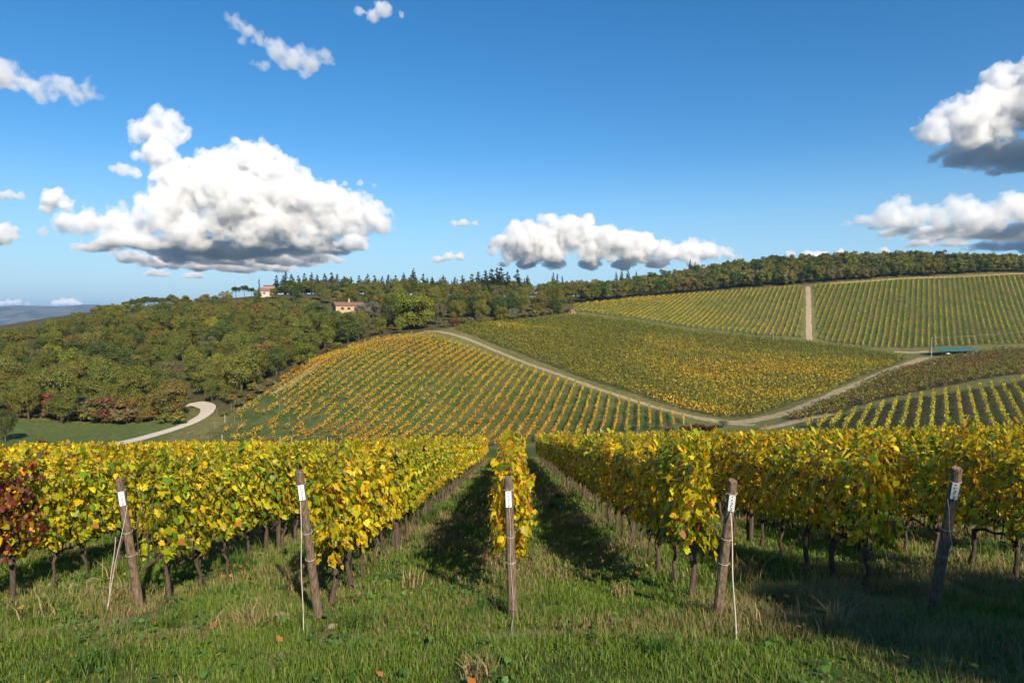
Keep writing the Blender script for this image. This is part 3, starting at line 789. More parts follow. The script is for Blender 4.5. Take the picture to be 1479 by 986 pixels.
def vine_mix(k_, y, g):
    f = float(fbm(k_ * 1.7 + 3.1, y * .13, 3, 2)) + g.uniform(-.09, .09) + (.007 * (y - 13) if k_ < 0 else 0)
    if k_ == 0: f += .04
    if k_ < 0: return 'green-yellow' if f < .56 else 'yellow' if f < .66 else 'golden'
    f += .03
    return 'green-yellow' if f < .38 else 'bronze-gold' if f < .53 else 'golden' if f < .68 else 'yellow'

def rowname(k_):
    return 'the middle row' if k_ == 0 else f'the {ordinal(abs(k_))} row {"left" if k_ < 0 else "right"} of the middle'

ROW_LO, ROW_HI = -13, 14
spots = []
gv = random.Random(77)
for k_ in range(ROW_LO, ROW_HI + 1):
    i = 0; y = ROW_START + gv.uniform(-.1, .25) + {-2: .75, -1: .3, 0: .45, 1: .35, 2: .3}.get(k_, 0)
    while y < ROW_END:
        x = k_ * ROWS_X + gv.uniform(-.03, .03)
        i += 1
        px, py = to_px((x, y, float(H(x, y)) + 1.2))
        if -260 < px < W0 + 260:
            spots.append((k_, i, x, y, math.hypot(x, y) + .9 * max(0, abs(k_) - 2.5), -30 < px < W0 + 30))
        y += VSTEP
near_set = {(s[0], s[1]) for s in sorted([s for s in spots if s[5]], key=lambda s: s[4])[:300]}
farV, farF, farC, trV, trF = [], [], [], [], []
nb = tb = 0
mdat = {}
for m, ms in FOLFAR.items():
    for q in ms:
        V = np.empty(len(q.vertices) * 3, np.float32); q.vertices.foreach_get('co', V)
        Fq = np.empty(len(q.loops), np.int32); q.loops.foreach_get('vertex_index', Fq)
        c = np.empty(len(q.polygons) * 4, np.float32); q.attributes['col'].data.foreach_get('color', c)
        mdat.setdefault(m, []).append((V.reshape(-1, 3), Fq.reshape(-1, 4), c.reshape(-1, 4)[:, :3]))
tq = MB(); tq.tube([(0, 0, -.1), (.03, .02, .35), (0, .06, .72)], [.045, .034, .03], 5); tV = np.array(tq.v); tF = np.array([f for f in tq.f if len(f) == 4])
for k_, i, x, y, dd, vis in spots:
    z = float(H(x, y)); mix = vine_mix(k_, y, gv)
    if k_ == -3 and i == 2: mix = 'red-leaved'
    flip = gv.choice([0, math.pi]); sc = gv.uniform(.92, 1.04) * (.94 if k_ < 0 else .975)
    val = gv.uniform(.88, 1.1)
    if (k_, i) in near_set:
        v = empty('grapevine', (x, y, z), flip, sc)
        link('trunk', gv.choice(TRUNKS), v)
        f_ = link('foliage', gv.choice(FOL[mix]), v); f_.color = (val * gv.uniform(.93, 1.07), val, val, 1)
        lab = f'{mix} grapevine, {ordinal(i)} vine down {rowname(k_)}' if k_ else f'{mix} grapevine, {ordinal(i)} vine behind the tagged post of the middle row'
        tag(v, lab, 'grapevine', f'grapevines of {rowname(k_)}')
        if i == 1: v.location.y += .0
    else:
        V, Fq, c = gv.choice(mdat[mix]); co = math.cos(flip) * sc; si = math.sin(flip) * sc
        farV.append(np.stack([V[:, 0] * co + x, V[:, 1] * co + y, V[:, 2] * sc + z], 1)); farF.append(Fq + nb); nb += len(V); farC.append(c * val)
        trV.append(tV + np.array([x, y, z])); trF.append(tF + tb); tb += len(tV)
FV = np.concatenate(farV + trV); FF = np.concatenate(farF + [t + nb for t in trF]); nfol = sum(len(f) for f in farF); ntr = sum(len(f) for f in trF)
fo = link('distant_grapevines', mesh_np('distant_grapevines', FV, [FF], [M_vine, M_vbark], fcol=np.concatenate([np.concatenate(farC), np.ones((ntr, 3)) * .5]), fmat=np.concatenate([np.zeros(nfol), np.ones(ntr)])))
tag(fo, 'yellow grapevines farther down the foreground rows', 'grapevines', None, 'stuff')
print('vines', len(spots), len(near_set))

# dark intermediate stakes inside the rows
for k_ in range(-6, 8):
    for j in range(1, 7):
        y = ROW_START + 4.3 * j + .45; x = k_ * ROWS_X + .05
        px, py = to_px((x, y, float(H(x, y)) + 1))
        if not (-40 < px < W0 + 40) or math.hypot(x, y) > 30: continue
        q = MB(); h = rnd.uniform(1.75, 1.95); q.tube([(0, 0, -.3), (.01, 0, .8), (rnd.uniform(-.03, .03), 0, h)], [.042, .04, .038], 8, .06)
        o = q.build('trellis_stake', M_stake); o.location = (x, y, float(H(x, y)))
        tag(o, f'dark thin trellis stake, {ordinal(j)} stake down {rowname(k_)}', 'stake', 'trellis stakes inside the vine rows')

# ------------------------------------------------------------------ leaning end posts with tags and anchor wires
def pix_ground(px, py):
    return Vector(hit(px, py, 3.0))
POSTS = [  # base pixel, top pixel, lean towards the camera, radius, words
    ((201, 874), (172, 692), .42, .050, 'pale leaning end post with white tag, second row left of the middle'),
    ((460, 893), (432, 680), .50, .049, 'brown leaning end post with white tag, first row left of the middle'),
    ((741, 896), (734, 689), .30, .047, 'split grey end post with white tag in front of the middle row'),
    ((1036, 892), (1059, 694), .50, .050, 'shaded round-topped end post with white tag, first row right of the middle'),
    ((1347, 884), (1383, 676), .52, .050, 'dark shaded end post with white tag, second row right of the middle'),
]
for pi, (b, t, lean, rad, lab) in enumerate(POSTS):
    B = pix_ground(*b); T = Vector(at(*t, B.y - lean))
    root = empty('end_post', B)
    ax = (T - B); Lp = ax.length; ax.normalize()
    q = MB(); seg = 14; V = []; Fs = []
    nring = 9
    zref = Vector((0, 0, 1)); ex = ax.cross(Vector((0, 1, 0))).normalized(); ey = ax.cross(ex).normalized()
    ph = [rnd.uniform(-.09, .06) for _ in range(seg)]
    for i in range(nring):
        f = i / (nring - 1); p = ax * (Lp * (f * 1.12 - .12)); r = rad * (1.16 - .20 * f)
        for k_ in range(seg):
            th = 2 * math.pi * k_ / seg; rr = r * (1 + ph[k_] + rnd.uniform(-.02, .02))
            off = ax * (rnd.uniform(-.012, .012) if i == nring - 1 else 0)
            V.append(p + ex * math.cos(th) * rr + ey * math.sin(th) * rr + off)
    for i in range(nring - 1):
        for k_ in range(seg):
            k2 = (k_ + 1) % seg; Fs.append((i * seg + k_, i * seg + k2, (i + 1) * seg + k2, (i + 1) * seg + k_))
    Fs.append(tuple(range(seg))[::-1]); Fs.append(tuple((nring - 1) * seg + k_ for k_ in range(seg)))
    q.add(V, Fs)
    q.build('shaft', M_post, root)
    # tag plate on the side facing the headland
    to_cam = (Vector((0, 0, 0)) - T); to_cam -= ax * to_cam.dot(ax); to_cam.normalize()
    sx = ax.cross(to_cam).normalized()
    c = ax * (Lp - .235) + to_cam * (rad * 1.07 + .004) + sx * (.012 if pi > 2 else -.004)
    hw, hh = .032, .092
    def plate(c, hw, hh, th):
        V = [c + sx * a * hw + ax * e * hh + to_cam * d * th for d in (-.5, .5) for a, e in ((-1, -1), (1, -1), (1, 1), (-1, 1))]
        return V, [(0, 3, 2, 1), (4, 5, 6, 7), (0, 1, 5, 4), (1, 2, 6, 5), (2, 3, 7, 6), (3, 0, 4, 7)]
    q = MB(); q.add(*plate(c, hw, hh, .004)); tg = q.build('tag', M_tag, root)
    q = MB()
    q.add(*plate(c + ax * .078 + to_cam * .003, .005, .005, .004)); q.add(*plate(c - ax * .080 + to_cam * .003, .005, .004, .004))
    for j in range(4):     # the faded upright characters
        cc = c + ax * (.045 - j * .033) + to_cam * .003
        q.add(*plate(cc, .009, .0022, .003)); q.add(*plate(cc - ax * .010 + sx * (.008 if j % 2 else -.008), 0.0022, .008, .003))
        if j in (1, 3): q.add(*plate(cc - ax * .019, .008, .002, .003))
    q.build('marks', M_ink, tg)
    # wire loops round the post
    q = MB()
    for f in (.92, .60, .42):
        p = ax * Lp * f; r = rad * (1.16 - .2 * f) * 1.06 + .003
        q.tube([p + ex * math.cos(a) * r + ey * math.sin(a) * r for a in np.linspace(0, 2 * math.pi, 15)], .0028, 5, cap=False)
    q.build('wire_loop', M_wire, root)
    # anchor wires
    def wire(p0, p1, sag, r=.0045):
        p0, p1 = Vector(p0), Vector(p1); g = [p0.lerp(p1, s) + Vector((math.sin(s * 9) * .006, 0, -sag * 4 * s * (1 - s))) for s in np.linspace(0, 1, 14)]
        MB().tube(g, r, 6).build('anchor_wire', M_wire, root)
    tag_p = ax * (Lp - .34) + to_cam * (rad * 1.1)
    if pi == 0:
        e = pix_ground(153, 884) - B; wire(tag_p + sx * .04, e, .0); wire(ax * (Lp * .60) + to_cam * .07 - sx * .13, e + Vector((.015, 0, 0)), .0)
    elif pi == 1:
        e = pix_ground(438, 918) - B; wire(tag_p - sx * .03, e, 0)
    elif pi == 2:
        e = pix_ground(739, 930) - B; wire(tag_p, ax * .12 + to_cam * (rad * 1.25), 0, .003); wire(ax * .12 + to_cam * (rad * 1.25), e, 0)
    elif pi == 3:
        e = pix_ground(1063, 927) - B; wire(tag_p + sx * .01, e, -.0, .006)
    else:
        wire(tag_p - sx * .04, ax * (Lp * .45) + to_cam * .09 + sx * .09, .0, .003)
    tag(root, lab, 'post', 'tagged end posts along the headland')

# ------------------------------------------------------------------ grass: uncountable blades, one object
def blades(x, y, h, w, col, rg, lean=.5):
    n = len(x); z = H(x, y)
    a = rg.uniform(0, 2 * math.pi, n); b = a + rg.normal(0, .6, n) + 1.57
    l1 = h * lean * rg.uniform(.1, 1.0, n)
    sx, sy = np.cos(a) * w / 2, np.sin(a) * w / 2
    dx, dy = np.cos(b), np.sin(b)
    P0 = np.stack([x - sx, y - sy, z - .01], 1); P1 = np.stack([x + sx, y + sy, z - .01], 1)
    m0 = np.stack([x - sx * .75 + dx * l1 * .35, y - sy * .75 + dy * l1 * .35, z + h * .55], 1); m1 = np.stack([x + sx * .75 + dx * l1 * .35, y + sy * .75 + dy * l1 * .35, z + h * .55], 1)
    tp = np.stack([x + dx * l1 * 1.3, y + dy * l1 * 1.3, z + h * (1 - .35 * (l1 / h) ** 2)], 1)
    V = np.stack([P0, P1, m1, m0, tp], 1).reshape(-1, 3)
    o = (np.arange(n) * 5)[:, None]
    return V, o + np.array([[0, 1, 2, 3]]), o + np.array([[3, 2, 4]]), col

def grass_zone(n, y0, y1, hm, wm, rg, xlim=3.0):
    y = np.sqrt(rg.uniform(y0 ** 2, y1 ** 2, n)); x = rg.uniform(-1, 1, n) * (y * .78 + xlim)
    patch = fbm(x * .55, y * .55, 5, 3); fine = fbm(x * 2.3, y * 2.3, 6, 2)
    rowd = np.abs(x / ROWS_X - np.round(x / ROWS_X)) * ROWS_X
    nearrow = np.clip(1 - rowd / .45, 0, 1) * (y > 7.7)
    bare = np.zeros(n)
    for (bx, by, br) in [(-1.85, 7.2, 0.55), (-3.75, 7.75, 0.5), (-4.6, 7.75, 0.6), (0.1, 7.0, 0.3)]:
        bare = np.maximum(bare, np.clip(1.3 - np.hypot(x - bx, (y - by) * 1.4) / br, 0, 1))
    keep = rg.random(n) > .25 * nearrow + (.8 * bare * (fine > .4)) + .55 * (fine < .33)
    x, y, patch, fine, nearrow = x[keep], y[keep], patch[keep], fine[keep], nearrow[keep]; n = len(x)
    dryp = np.clip((patch - .50) * 2.8 + nearrow * .25 + .20 + np.clip((6.0 - y) * .1, -.1, .05) * -1, .05, .85)
    isdry = rg.random(n) < dryp
    lush = rg.random(n)
    g1, g2 = np.array([.075, .15, .018]), np.array([.20, .28, .036])
    d1, d2 = np.array([.36, .28, .13]), np.array([.20, .17, .065])
    c = np.where(isdry[:, None], d1 + (d2 - d1) * lush[:, None], g1 + (g2 - g1) * lush[:, None])
    h = hm * rg.uniform(.35, 1.3, n) * (.25 + 1.5 * fine * (.5 + patch)) * np.where(isdry, 1.1, 1.0)
    tall = rg.random(n) < .012; h = np.where(tall, h * 2.2, h)
    return blades(x, y, h, wm * rg.uniform(.6, 1.3, n), c, rg, .75)
rg = np.random.default_rng(91)
Z1 = [grass_zone(190000, 4.0, 9.0, .085, .0062, rg, 1.6), grass_zone(190000, 9.0, 17.0, .095, .010, rg, 2.5), grass_zone(150000, 17.0, 34.0, .11, .020, rg, 4), grass_zone(90000, 34.0, 62.0, .12, .045, rg, 5)]
Vs, q4, q3, cs = [], [], [], []
nb = 0
for V, a, b, c in Z1:
    Vs.append(V); q4.append(a + nb); q3.append(b + nb); nb += len(V); cs.append(c)
# tussocks of long dry or green blades
for _ in range(230):
    y0 = math.sqrt(rg.uniform(4.2 ** 2, 24 ** 2)); x0 = rg.uniform(-1, 1) * (y0 * .76 + 1); n_ = int(rg.uniform(40, 130)); r0 = rg.uniform(.05, .2)
    dry_ = rg.random() < .35
    x = x0 + rg.normal(0, r0, n_); y = y0 + rg.normal(0, r0, n_)
    c = (np.array([.36, .27, .12]) if dry_ else np.array([.075, .15, .02])) * rg.uniform(.6, 1.2, n_)[:, None]
    V, a, b, c = blades(x, y, rg.uniform(.1, .34, n_) * rg.uniform(.7, 1.2), rg.uniform(.004, .008, n_) * (1 + y0 / 14), c, rg, 1.1)
    Vs.append(V); q4.append(a + nb); q3.append(b + nb); nb += len(V); cs.append(c)
cc = np.concatenate(cs)
go = link('grass', mesh_np('grass', np.concatenate(Vs), [np.concatenate(q4), np.concatenate(q3)], [M_grass], fcol=np.concatenate([cc, cc])))
tag(go, 'mixed green and straw-coloured grass of the headland and aisles', 'grass', None, 'stuff')

# low broad-leaved weeds among the grass
n = 5200; cx = rg.integers(0, 420, n); yc = np.sqrt(rg.uniform(4.2 ** 2, 16 ** 2, 420)); xc = rg.uniform(-1, 1, 420) * (yc * .76 + 1)
x = xc[cx] + rg.normal(0, .13, n); y = yc[cx] + rg.normal(0, .13, n)
V, Fq, k_ = leaves(np.stack([x, y, H(x, y) + rg.uniform(.02, .11, n)], 1), rg.uniform(.03, .075, n), rg.normal(size=(n, 3)) * .45 + np.array([0, -.2, 1]), rg.normal(size=(n, 3)), rg, False)
wo = link('weeds', mesh_np('weeds', V, [Fq], [M_grass], fcol=np.repeat(np.array([.06, .13, .022]) * rg.uniform(.6, 1.6, n)[:, None], k_, 0)))
tag(wo, 'low broad-leaved green weeds growing among the grass', 'weeds', None, 'stuff')
# fallen leaves in the grass
n = 800; y = np.sqrt(rg.uniform(17, 700, n)); x = rg.uniform(-1, 1, n) * (y * .75 + 1); x = np.where((rg.random(n) < .7) & (y > 8), np.round(x / ROWS_X) * ROWS_X + rg.normal(0, .4, n), x)
C = np.stack([x, y, H(x, y) + rg.uniform(.02, .09, n)], 1)
V, Fq, k_ = leaves(C, rg.uniform(.035, .08, n), rg.normal(size=(n, 3)) * .5 + np.array([0, 0, 1]), rg.normal(size=(n, 3)), rg)
pal = np.array([(.42, .15, .04), (.36, .19, .06), (.25, .12, .05), (.45, .30, .05)])
lo = link('fallen_leaves', mesh_np('fallen_leaves', V, [Fq], [M_grass], fcol=np.repeat(pal[rg.integers(0, 4, n)], k_, 0)))
tag(lo, 'scattered orange and brown fallen vine leaves in the grass', 'leaves', None, 'stuff')

# pale clods by the end posts
M_clod = noisy_material('pale_clod', (0.42, 0.34, 0.23), (0.28, 0.22, 0.14), 25, bump=.6)
CL = [(405, 893, .10, 'large pale earth clod behind the wire of the leftmost post'), (372, 868, .07, 'small pale clod right of the leftmost post'), (103, 850, .10, 'big pale clod under the vines left of the leftmost post'),
      (133, 840, .085, 'rounded pale clod beside the biggest clod on the left'), (76, 846, .08, 'pale clod nearest the left edge under the vines'), (480, 905, .06, 'small pale stone right of the brown left post'), (515, 860, .07, 'grey stone in grass right of the brown left post'), (1068, 918, .05, 'small stone near the hanging wire in the shade')]
for px, py, s, lab in CL:
    p = pix_ground(px, py); bm = bmesh.new(); bmesh.ops.create_icosphere(bm, subdivisions=2, radius=s)
    for v in bm.verts:
        v.co *= 1 + rnd.uniform(-.16, .16); v.co.z *= .55
    me = D.meshes.new('clod'); bm.to_mesh(me); bm.free(); me.materials.append(M_clod)
    o = link('clod', me); o.location = p + Vector((0, 0, s * .05)); o.rotation_euler = (0, 0, rnd.uniform(0, 6)); tag(o, lab, 'clod', 'pale clods on the headland')
# ------------------------------------------------------------------ single trees, shrubs and hedges the photograph shows apart
def tree_to(kind, px, top, d, label, group=None, wide=1.0, tint=None, base_h=None):
    p = at(px, top, d); x, y = p[0], d; hgt = p[2] - float(H(x, y))
    ph = {'dark conifer': 14, 'cypress': 12, 'umbrella pine': 11.5, 'silver olive tree': 6.3}.get(kind, 10.6 if 'oak' in kind else 3.7)
    sc = max(.25, hgt / ph)
    return plant(kind, x, y, sc, label, group, wide=wide, tint=tint)

sky_con = [(399, 402, 438), (412, 397, 440), (421, 400, 446), (431, 402, 440), (440, 399, 450), (450, 398, 443), (458, 401, 452), (469, 399, 446), (479, 398, 450), (487, 400, 441), (497, 403, 455), (507, 404, 448), (519, 402, 455),
           (531, 400, 448), (541, 402, 456), (552, 403, 450), (561, 401, 458), (571, 402, 452), (583, 398, 462), (597, 392, 455), (611, 400, 466), (624, 403, 460), (640, 401, 470), (657, 404, 466), (668, 402, 476), (682, 400, 472), (691, 397, 480), (701, 395, 476),
           (710, 393, 484), (718, 391, 480), (724, 391, 488), (733, 397, 484), (747, 394, 492), (762, 402, 490)]
for i, (px, top, d) in enumerate(sky_con):
    tree_to('dark conifer', px, top - 4, d, f'dark pointed conifer on the skyline behind the farmhouse, {ordinal(i + 1)} from the white house', 'skyline conifers behind the farmhouse', wide=rnd.uniform(1.7, 2.3))
for i in range(46):
    px = 396 + i * 8.0 + rnd.uniform(-3, 3)
    if 372 < px < 404: continue
    tree_to('dark conifer', px, (405 if px < 580 else 404) + rnd.uniform(-4, 7) - (px > 680) * 3, 424 + (px - 400) * .12 + rnd.uniform(-6, 6), f'lower dark conifer in front of the skyline conifers, {ordinal(i + 1)} from the white house', 'lower conifers in front of the skyline ones', wide=rnd.uniform(1.3, 1.9))
for px, top, lab in [(799, 394, 'left spire of the dark conifer trio on the middle skyline'), (805, 396, 'middle spire of the dark conifer trio on the middle skyline'), (812, 399, 'right and lowest of the dark conifer trio on the middle skyline'),
                     (890, 393, 'leftmost conifer of the dark clump over the yellow upper vineyard'), (898, 389, 'tallest conifer of the dark clump over the yellow upper vineyard'), (907, 388, 'third conifer of the dark clump over the yellow upper vineyard'), (919, 391, 'rightmost conifer of the dark clump over the yellow upper vineyard'),
                     (997, 375, 'left conifer of the close pair on the skyline, leaning together'), (1004, 378, 'right conifer of the close pair on the skyline'), (1014, 383, 'small lone conifer just right of the close skyline pair')]:
    tree_to('dark conifer', px, top, 540, lab, 'conifers on the middle skyline', wide=1.1)
for px, top, d, lab in [(1297, 364, 505, 'tall dark conifer on the right skyline, left of the tight pair'), (1303, 366, 500, 'tall dark conifer on the right skyline, right of the tight pair'), (1340, 374, 500, 'rounded dark conifer right of the tall skyline pair')]:
    tree_to('dark conifer', px, top, d, lab, 'conifers on the right skyline', wide=.9)
for px, top, lab in [(1158, 367, 'round oak standing above the skyline wood over the soil path'), (1214, 371, 'small round oak above the skyline wood right of the soil path'), (1388, 371, 'dark round oak on the right skyline'), (1360, 374, 'low round oak on the right skyline left of the dark one'), (1465, 370, 'oak at the right end of the skyline')]:
    tree_to('dark green oak' if 'dark' in lab else 'olive green oak', px, top, 560, lab, None, wide=.8)
tree_to('cypress', 374, 403, 402, 'slender dark cypress beside the white hilltop house', wide=.9)
tree_to('cypress', 508, 402, 436, 'slender cypress rising above the wood behind the farmhouse', wide=.9)
for px, top, lab in [(341, 412, 'umbrella pine at the left of the group by the white house'), (353, 410, 'tallest umbrella pine of the group by the white house'), (363, 414, 'umbrella pine of the group nearest the white house')]:
    tree_to('umbrella pine', px, top, 405, lab, 'umbrella pines by the white house', wide=.95)
for i, (px, top) in enumerate([(148, 440), (160, 438), (173, 439), (184, 433), (194, 430), (204, 428), (214, 426), (224, 427), (234, 428), (244, 428), (254, 430), (264, 431), (274, 431), (284, 430), (294, 431), (304, 432), (314, 433), (324, 432), (333, 433)]):
    tree_to('umbrella pine', px, top, 330 + i * 4, f'umbrella pine on the crest of the left-hand wood, {ordinal(i + 1)} from the left', 'umbrella pines on the crest', wide=1.1, tint=(1.5, 1.4, 1.2))
tree_to('yellow-green oak', 597, 416, 276, 'big bright yellow-green oak standing alone at the top of the striped slope', wide=1.3)
tree_to('olive green oak', 372, 419, 392, 'small oak half hiding the white hilltop house at its left', wide=1.0)
tree_to('olive green oak', 396, 416, 395, 'small oak at the right of the white hilltop house', wide=1.0)
tree_to('green bush', 588, 452, 274, 'leafy bush under the left side of the big yellow-green oak', wide=1.3)
tree_to('green bush', 606, 450, 273, 'leafy bush under the right side of the big yellow-green oak', wide=1.3)
tree_to('dark green oak', 566, 432, 292, 'dark oak just left of the big yellow-green oak')
tree_to('yellow-green oak', 549, 455, 262, 'narrow young yellow-green tree on the lawn by the farmhouse', wide=.8)
tree_to('yellow-green oak', 577, 457, 260, 'small bushy yellow-green tree below the big yellow-green oak', wide=.95)
tree_to('silver olive tree', 522, 437, 306, 'silvery olive tree right of the farmhouse')
tree_to('silver olive tree', 538, 432, 312, 'taller silvery olive tree at the right of the farmhouse lawn')
tree_to('silver olive tree', 742, 443, 330, 'grey-green olive tree below the wood above the dense field')
tree_to('yellow-green oak', 690, 424, 345, 'rounded yellow-green oak above the dense field', wide=.9)
tree_to('yellow-green oak', 724, 438, 318, 'small yellow-green tree on the edge of the dense field', wide=.9)
tree_to('olive green oak', 800, 412, 372, 'tall full oak at the left corner of the yellow upper vineyard', wide=.85)
tree_to('brown-tinged oak', 775, 436, 352, 'small orange-brown oak near the corner of the upper vineyard')
tree_to('brown-tinged oak', 243, 543, 167, 'large orange-brown oak in the bend of the white road', wide=1.0)
tree_to('brown-tinged oak', 205, 560, 169, 'smaller brown oak left of the large orange-brown oak', wide=.85)
tree_to('olive green oak', 330, 556, 176, 'green oak shading the end of the white road', wide=.9)
tree_to('olive green oak', 306, 548, 184, 'dark-shaded oak behind the end of the white road', wide=.9)
tree_to('green bush', 323, 590, 163, 'green bush on the right verge of the white road bend', wide=1.0)
tree_to('green bush', 262, 588, 161, 'leafy bush on the inner side of the white road bend', wide=1.0)
tree_to('green bush', 236, 592, 164, 'bush under the large orange-brown oak', wide=1.0)
tree_to('dark green oak', 6, 592, 140, 'dark evergreen at the left edge of the meadow', wide=.8)
tree_to('orange-brown bush', 58, 630, 139, 'orange-brown bush alone on the meadow', wide=1.3)
gs = random.Random(8)
i = 0
for row, (y0, d0, hh) in enumerate([(608, 168, 26), (598, 172, 34)]):
    px = -30 + row * 9; j = 0
    while px < 226:
        kd = gs.choices(['reddish brown bush', 'grey-brown bush', 'green bush', 'orange-brown bush'], [3, 2, 2, 1])[0]
        j += 1
        tree_to(kd, px, y0 - hh * gs.uniform(.55, 1.0), d0 + gs.uniform(-2, 2), f'{kd} in the {"front" if row == 0 else "back"} hedge line behind the meadow, {ordinal(j)} from the left', 'bushes along the meadow edge', wide=gs.uniform(1.0, 1.4))
        px += gs.uniform(13, 21)
edge = [(352, 592), (366, 583), (380, 573), (396, 562), (412, 551), (428, 541), (444, 531), (460, 521), (476, 513), (492, 506), (508, 499), (524, 494), (540, 489), (556, 486), (572, 482), (588, 479), (604, 477)]
for j, (px, py) in enumerate(edge):
    for q in range(3):
        kd = gs.choices(['grey-brown bush', 'green bush', 'orange-brown bush'], [4, 2, 1])[0]
        p = hit(px - 6 - 12 * q + gs.uniform(-4, 4), py - 4 - 5 * q, 120)
        plant(kd, p[0], p[1], gs.uniform(.5, .85), f'{kd} on the bank left of the striped slope, {ordinal(j + 1)} from the road, {("lower", "middle", "upper")[q]} line', 'bushes on the bank beside the striped slope')
for j, px in enumerate(range(640, 835, 13)):
    kd = gs.choices(['grey-brown bush', 'green bush', 'orange-brown bush', 'reddish brown bush'], [4, 3, 1.2, 1])[0]
    p = hit(px, 474 - (px - 640) * .115, 200)
    plant(kd, p[0], p[1] + 3, gs.uniform(.7, 1.25), f'{kd} along the top edge of the dense field, {ordinal(j + 1)} from the track corner', 'bushes along the top edge of the dense field', wide=1.2)
for j, (px, py, s) in enumerate([(968, 622, .34), (990, 621, .42), (1012, 620, .5), (1028, 621, .42)]):
    p = hit(px, py + 3, 120)
    plant('reddish brown bush', p[0], p[1], s, f'low dark red shrub at the track fork beyond the vines, {ordinal(j + 1)} from the left', 'dark red shrubs at the track fork', wide=1.7, tint=(.75, .38, .5))
p = hit(1045, 617, 120); plant('silver olive tree', p[0], p[1], .28, 'pale grey-green shrub just right of the dark red shrubs', name='shrub', wide=1.5)
# the trees behind the photographer whose shade falls on the headland at the right
plant('olive green oak', 11.8, -7.4, .76, 'oak behind the viewpoint shading the right headland', None, rz=.4)
plant('olive green oak', 19.0, -7.6, .78, 'second oak behind the viewpoint farther to the right', None, rz=2.1)

# ------------------------------------------------------------------ buildings
M_plaster = noisy_material('ochre_plaster', (0.50, 0.36, 0.22), (0.38, 0.265, 0.16), .6, bump=.1)
M_stone = noisy_material('tan_stone', (0.42, 0.30, 0.19), (0.28, 0.20, 0.13), 2.5, bump=.6, dist=.05)
M_whitew = noisy_material('pale_lime_wash', (0.52, 0.46, 0.40), (0.42, 0.37, 0.32), .8, bump=.1)
M_tile = noisy_material('old_roof_tiles', (0.24, 0.135, 0.095), (0.15, 0.10, 0.075), 3, bump=.6, stretch=(1, 6, 1), dist=.05)
M_glass = noisy_material('dark_window_glass', (0.02, 0.025, 0.03), (0.04, 0.045, 0.05), 2, rough=.15, bump=0)
M_shut = noisy_material('brown_shutters', (0.13, 0.07, 0.04), (0.18, 0.10, 0.06), 3, bump=0)

def gable_house(name, label, p, w, dpt, hw, hr, rz, wall, windows, chim=None, over=.4, hip=False):
    """w along the ridge (local x), dpt deep; local -y faces the viewer"""
    r_ = empty(name, p, rz)
    q = MB(); a, b = w / 2, dpt / 2
    V = [(-a, -b, -1.5), (a, -b, -1.5), (a, b, -1.5), (-a, b, -1.5), (-a, -b, hw), (a, -b, hw), (a, b, hw), (-a, b, hw), (-a, 0, hw + hr), (a, 0, hw + hr)]
    q.add(V, [(0, 1, 5, 4), (1, 2, 6, 9, 5), (2, 3, 7, 6), (3, 0, 4, 8, 7), (0, 3, 2, 1), (4, 5, 9, 8), (6, 7, 8, 9)])
    q.build('wall', wall, r_)
    q = MB(); A, t = a + over, .18; e = over * hr / b
    for s in (-1, 1):
        V = [(-A, s * (b + over), hw - e + .03), (A, s * (b + over), hw - e + .03), (A, 0, hw + hr + .03), (-A, 0, hw + hr + .03)]
        V += [(x, y, z + t) for x, y, z in V]
        q.add(V, [(0, 1, 2, 3), (4, 7, 6, 5), (0, 4, 5, 1), (1, 5, 6, 2), (2, 6, 7, 3), (3, 7, 4, 0)])
    rf = q.build('roof', M_tile, r_)
    if chim:
        MB().box((chim[0], chim[1], hw + hr * .75 + .7), (.8, .7, 2.2)).box((chim[0], chim[1], hw + hr * .75 + 1.95), (1.05, .95, .22)).build('chimney', wall, rf)
    for kind, face, u, z, ww, wh in windows:
        ob = MB()
        if face == 'front':
            ob.box((u, -b - .03, z), (ww, .08, wh)); o = ob.build(kind, M_glass if kind == 'window' else M_shut, r_)
            if kind == 'window':
                for s in (-1, 1): MB().box((u + s * ww * .75, -b - .05, z), (ww * .48, .07, wh * 1.05)).build('shutter', M_shut, o)
        else:
            ob.box((-a - .03, u, z), (.08, ww, wh)); o = ob.build(kind, M_glass if kind == 'window' else M_shut, r_)
    tag(r_, label, 'house'); return r_
def place(px, py, d):
    p = at(px, py, d); return (p[0], d, float(H(p[0], d)))
# farmhouse
d = 322; p = place(503, 455, d); zt = at(503, 436.5, d)[2]
hw = zt - p[2] - 1.6
gable_house('farmhouse', 'ochre farmhouse with low tiled roof and chimney among the trees', p, 13.2, 7.0, hw, 1.5, R(28), M_plaster,
            [('window', 'front', -3.6, hw - 1.3, .75, 1.1), ('window', 'front', -.6, hw - 1.3, .75, 1.1), ('window', 'front', 2.6, hw - 1.3, .75, 1.1), ('window', 'front', -2.2, hw - 4.0, .8, 1.2), ('door', 'front', .8, hw - 4.4, 1.1, 2.1), ('window', 'side', -1.2, hw - 1.5, .8, 1.1), ('window', 'side', 1.4, hw - 1.5, .8, 1.1)], chim=(.5, .6))
q_ = place(521, 456, 320)
gable_house('outbuilding', 'low tiled lean-to at the right end of the farmhouse', q_, 4.0, 4.5, at(521, 446, 320)[2] - q_[2] - .8, 1.0, R(30), M_stone, [('door', 'front', 0, 1.0, 1.2, 2.0)])
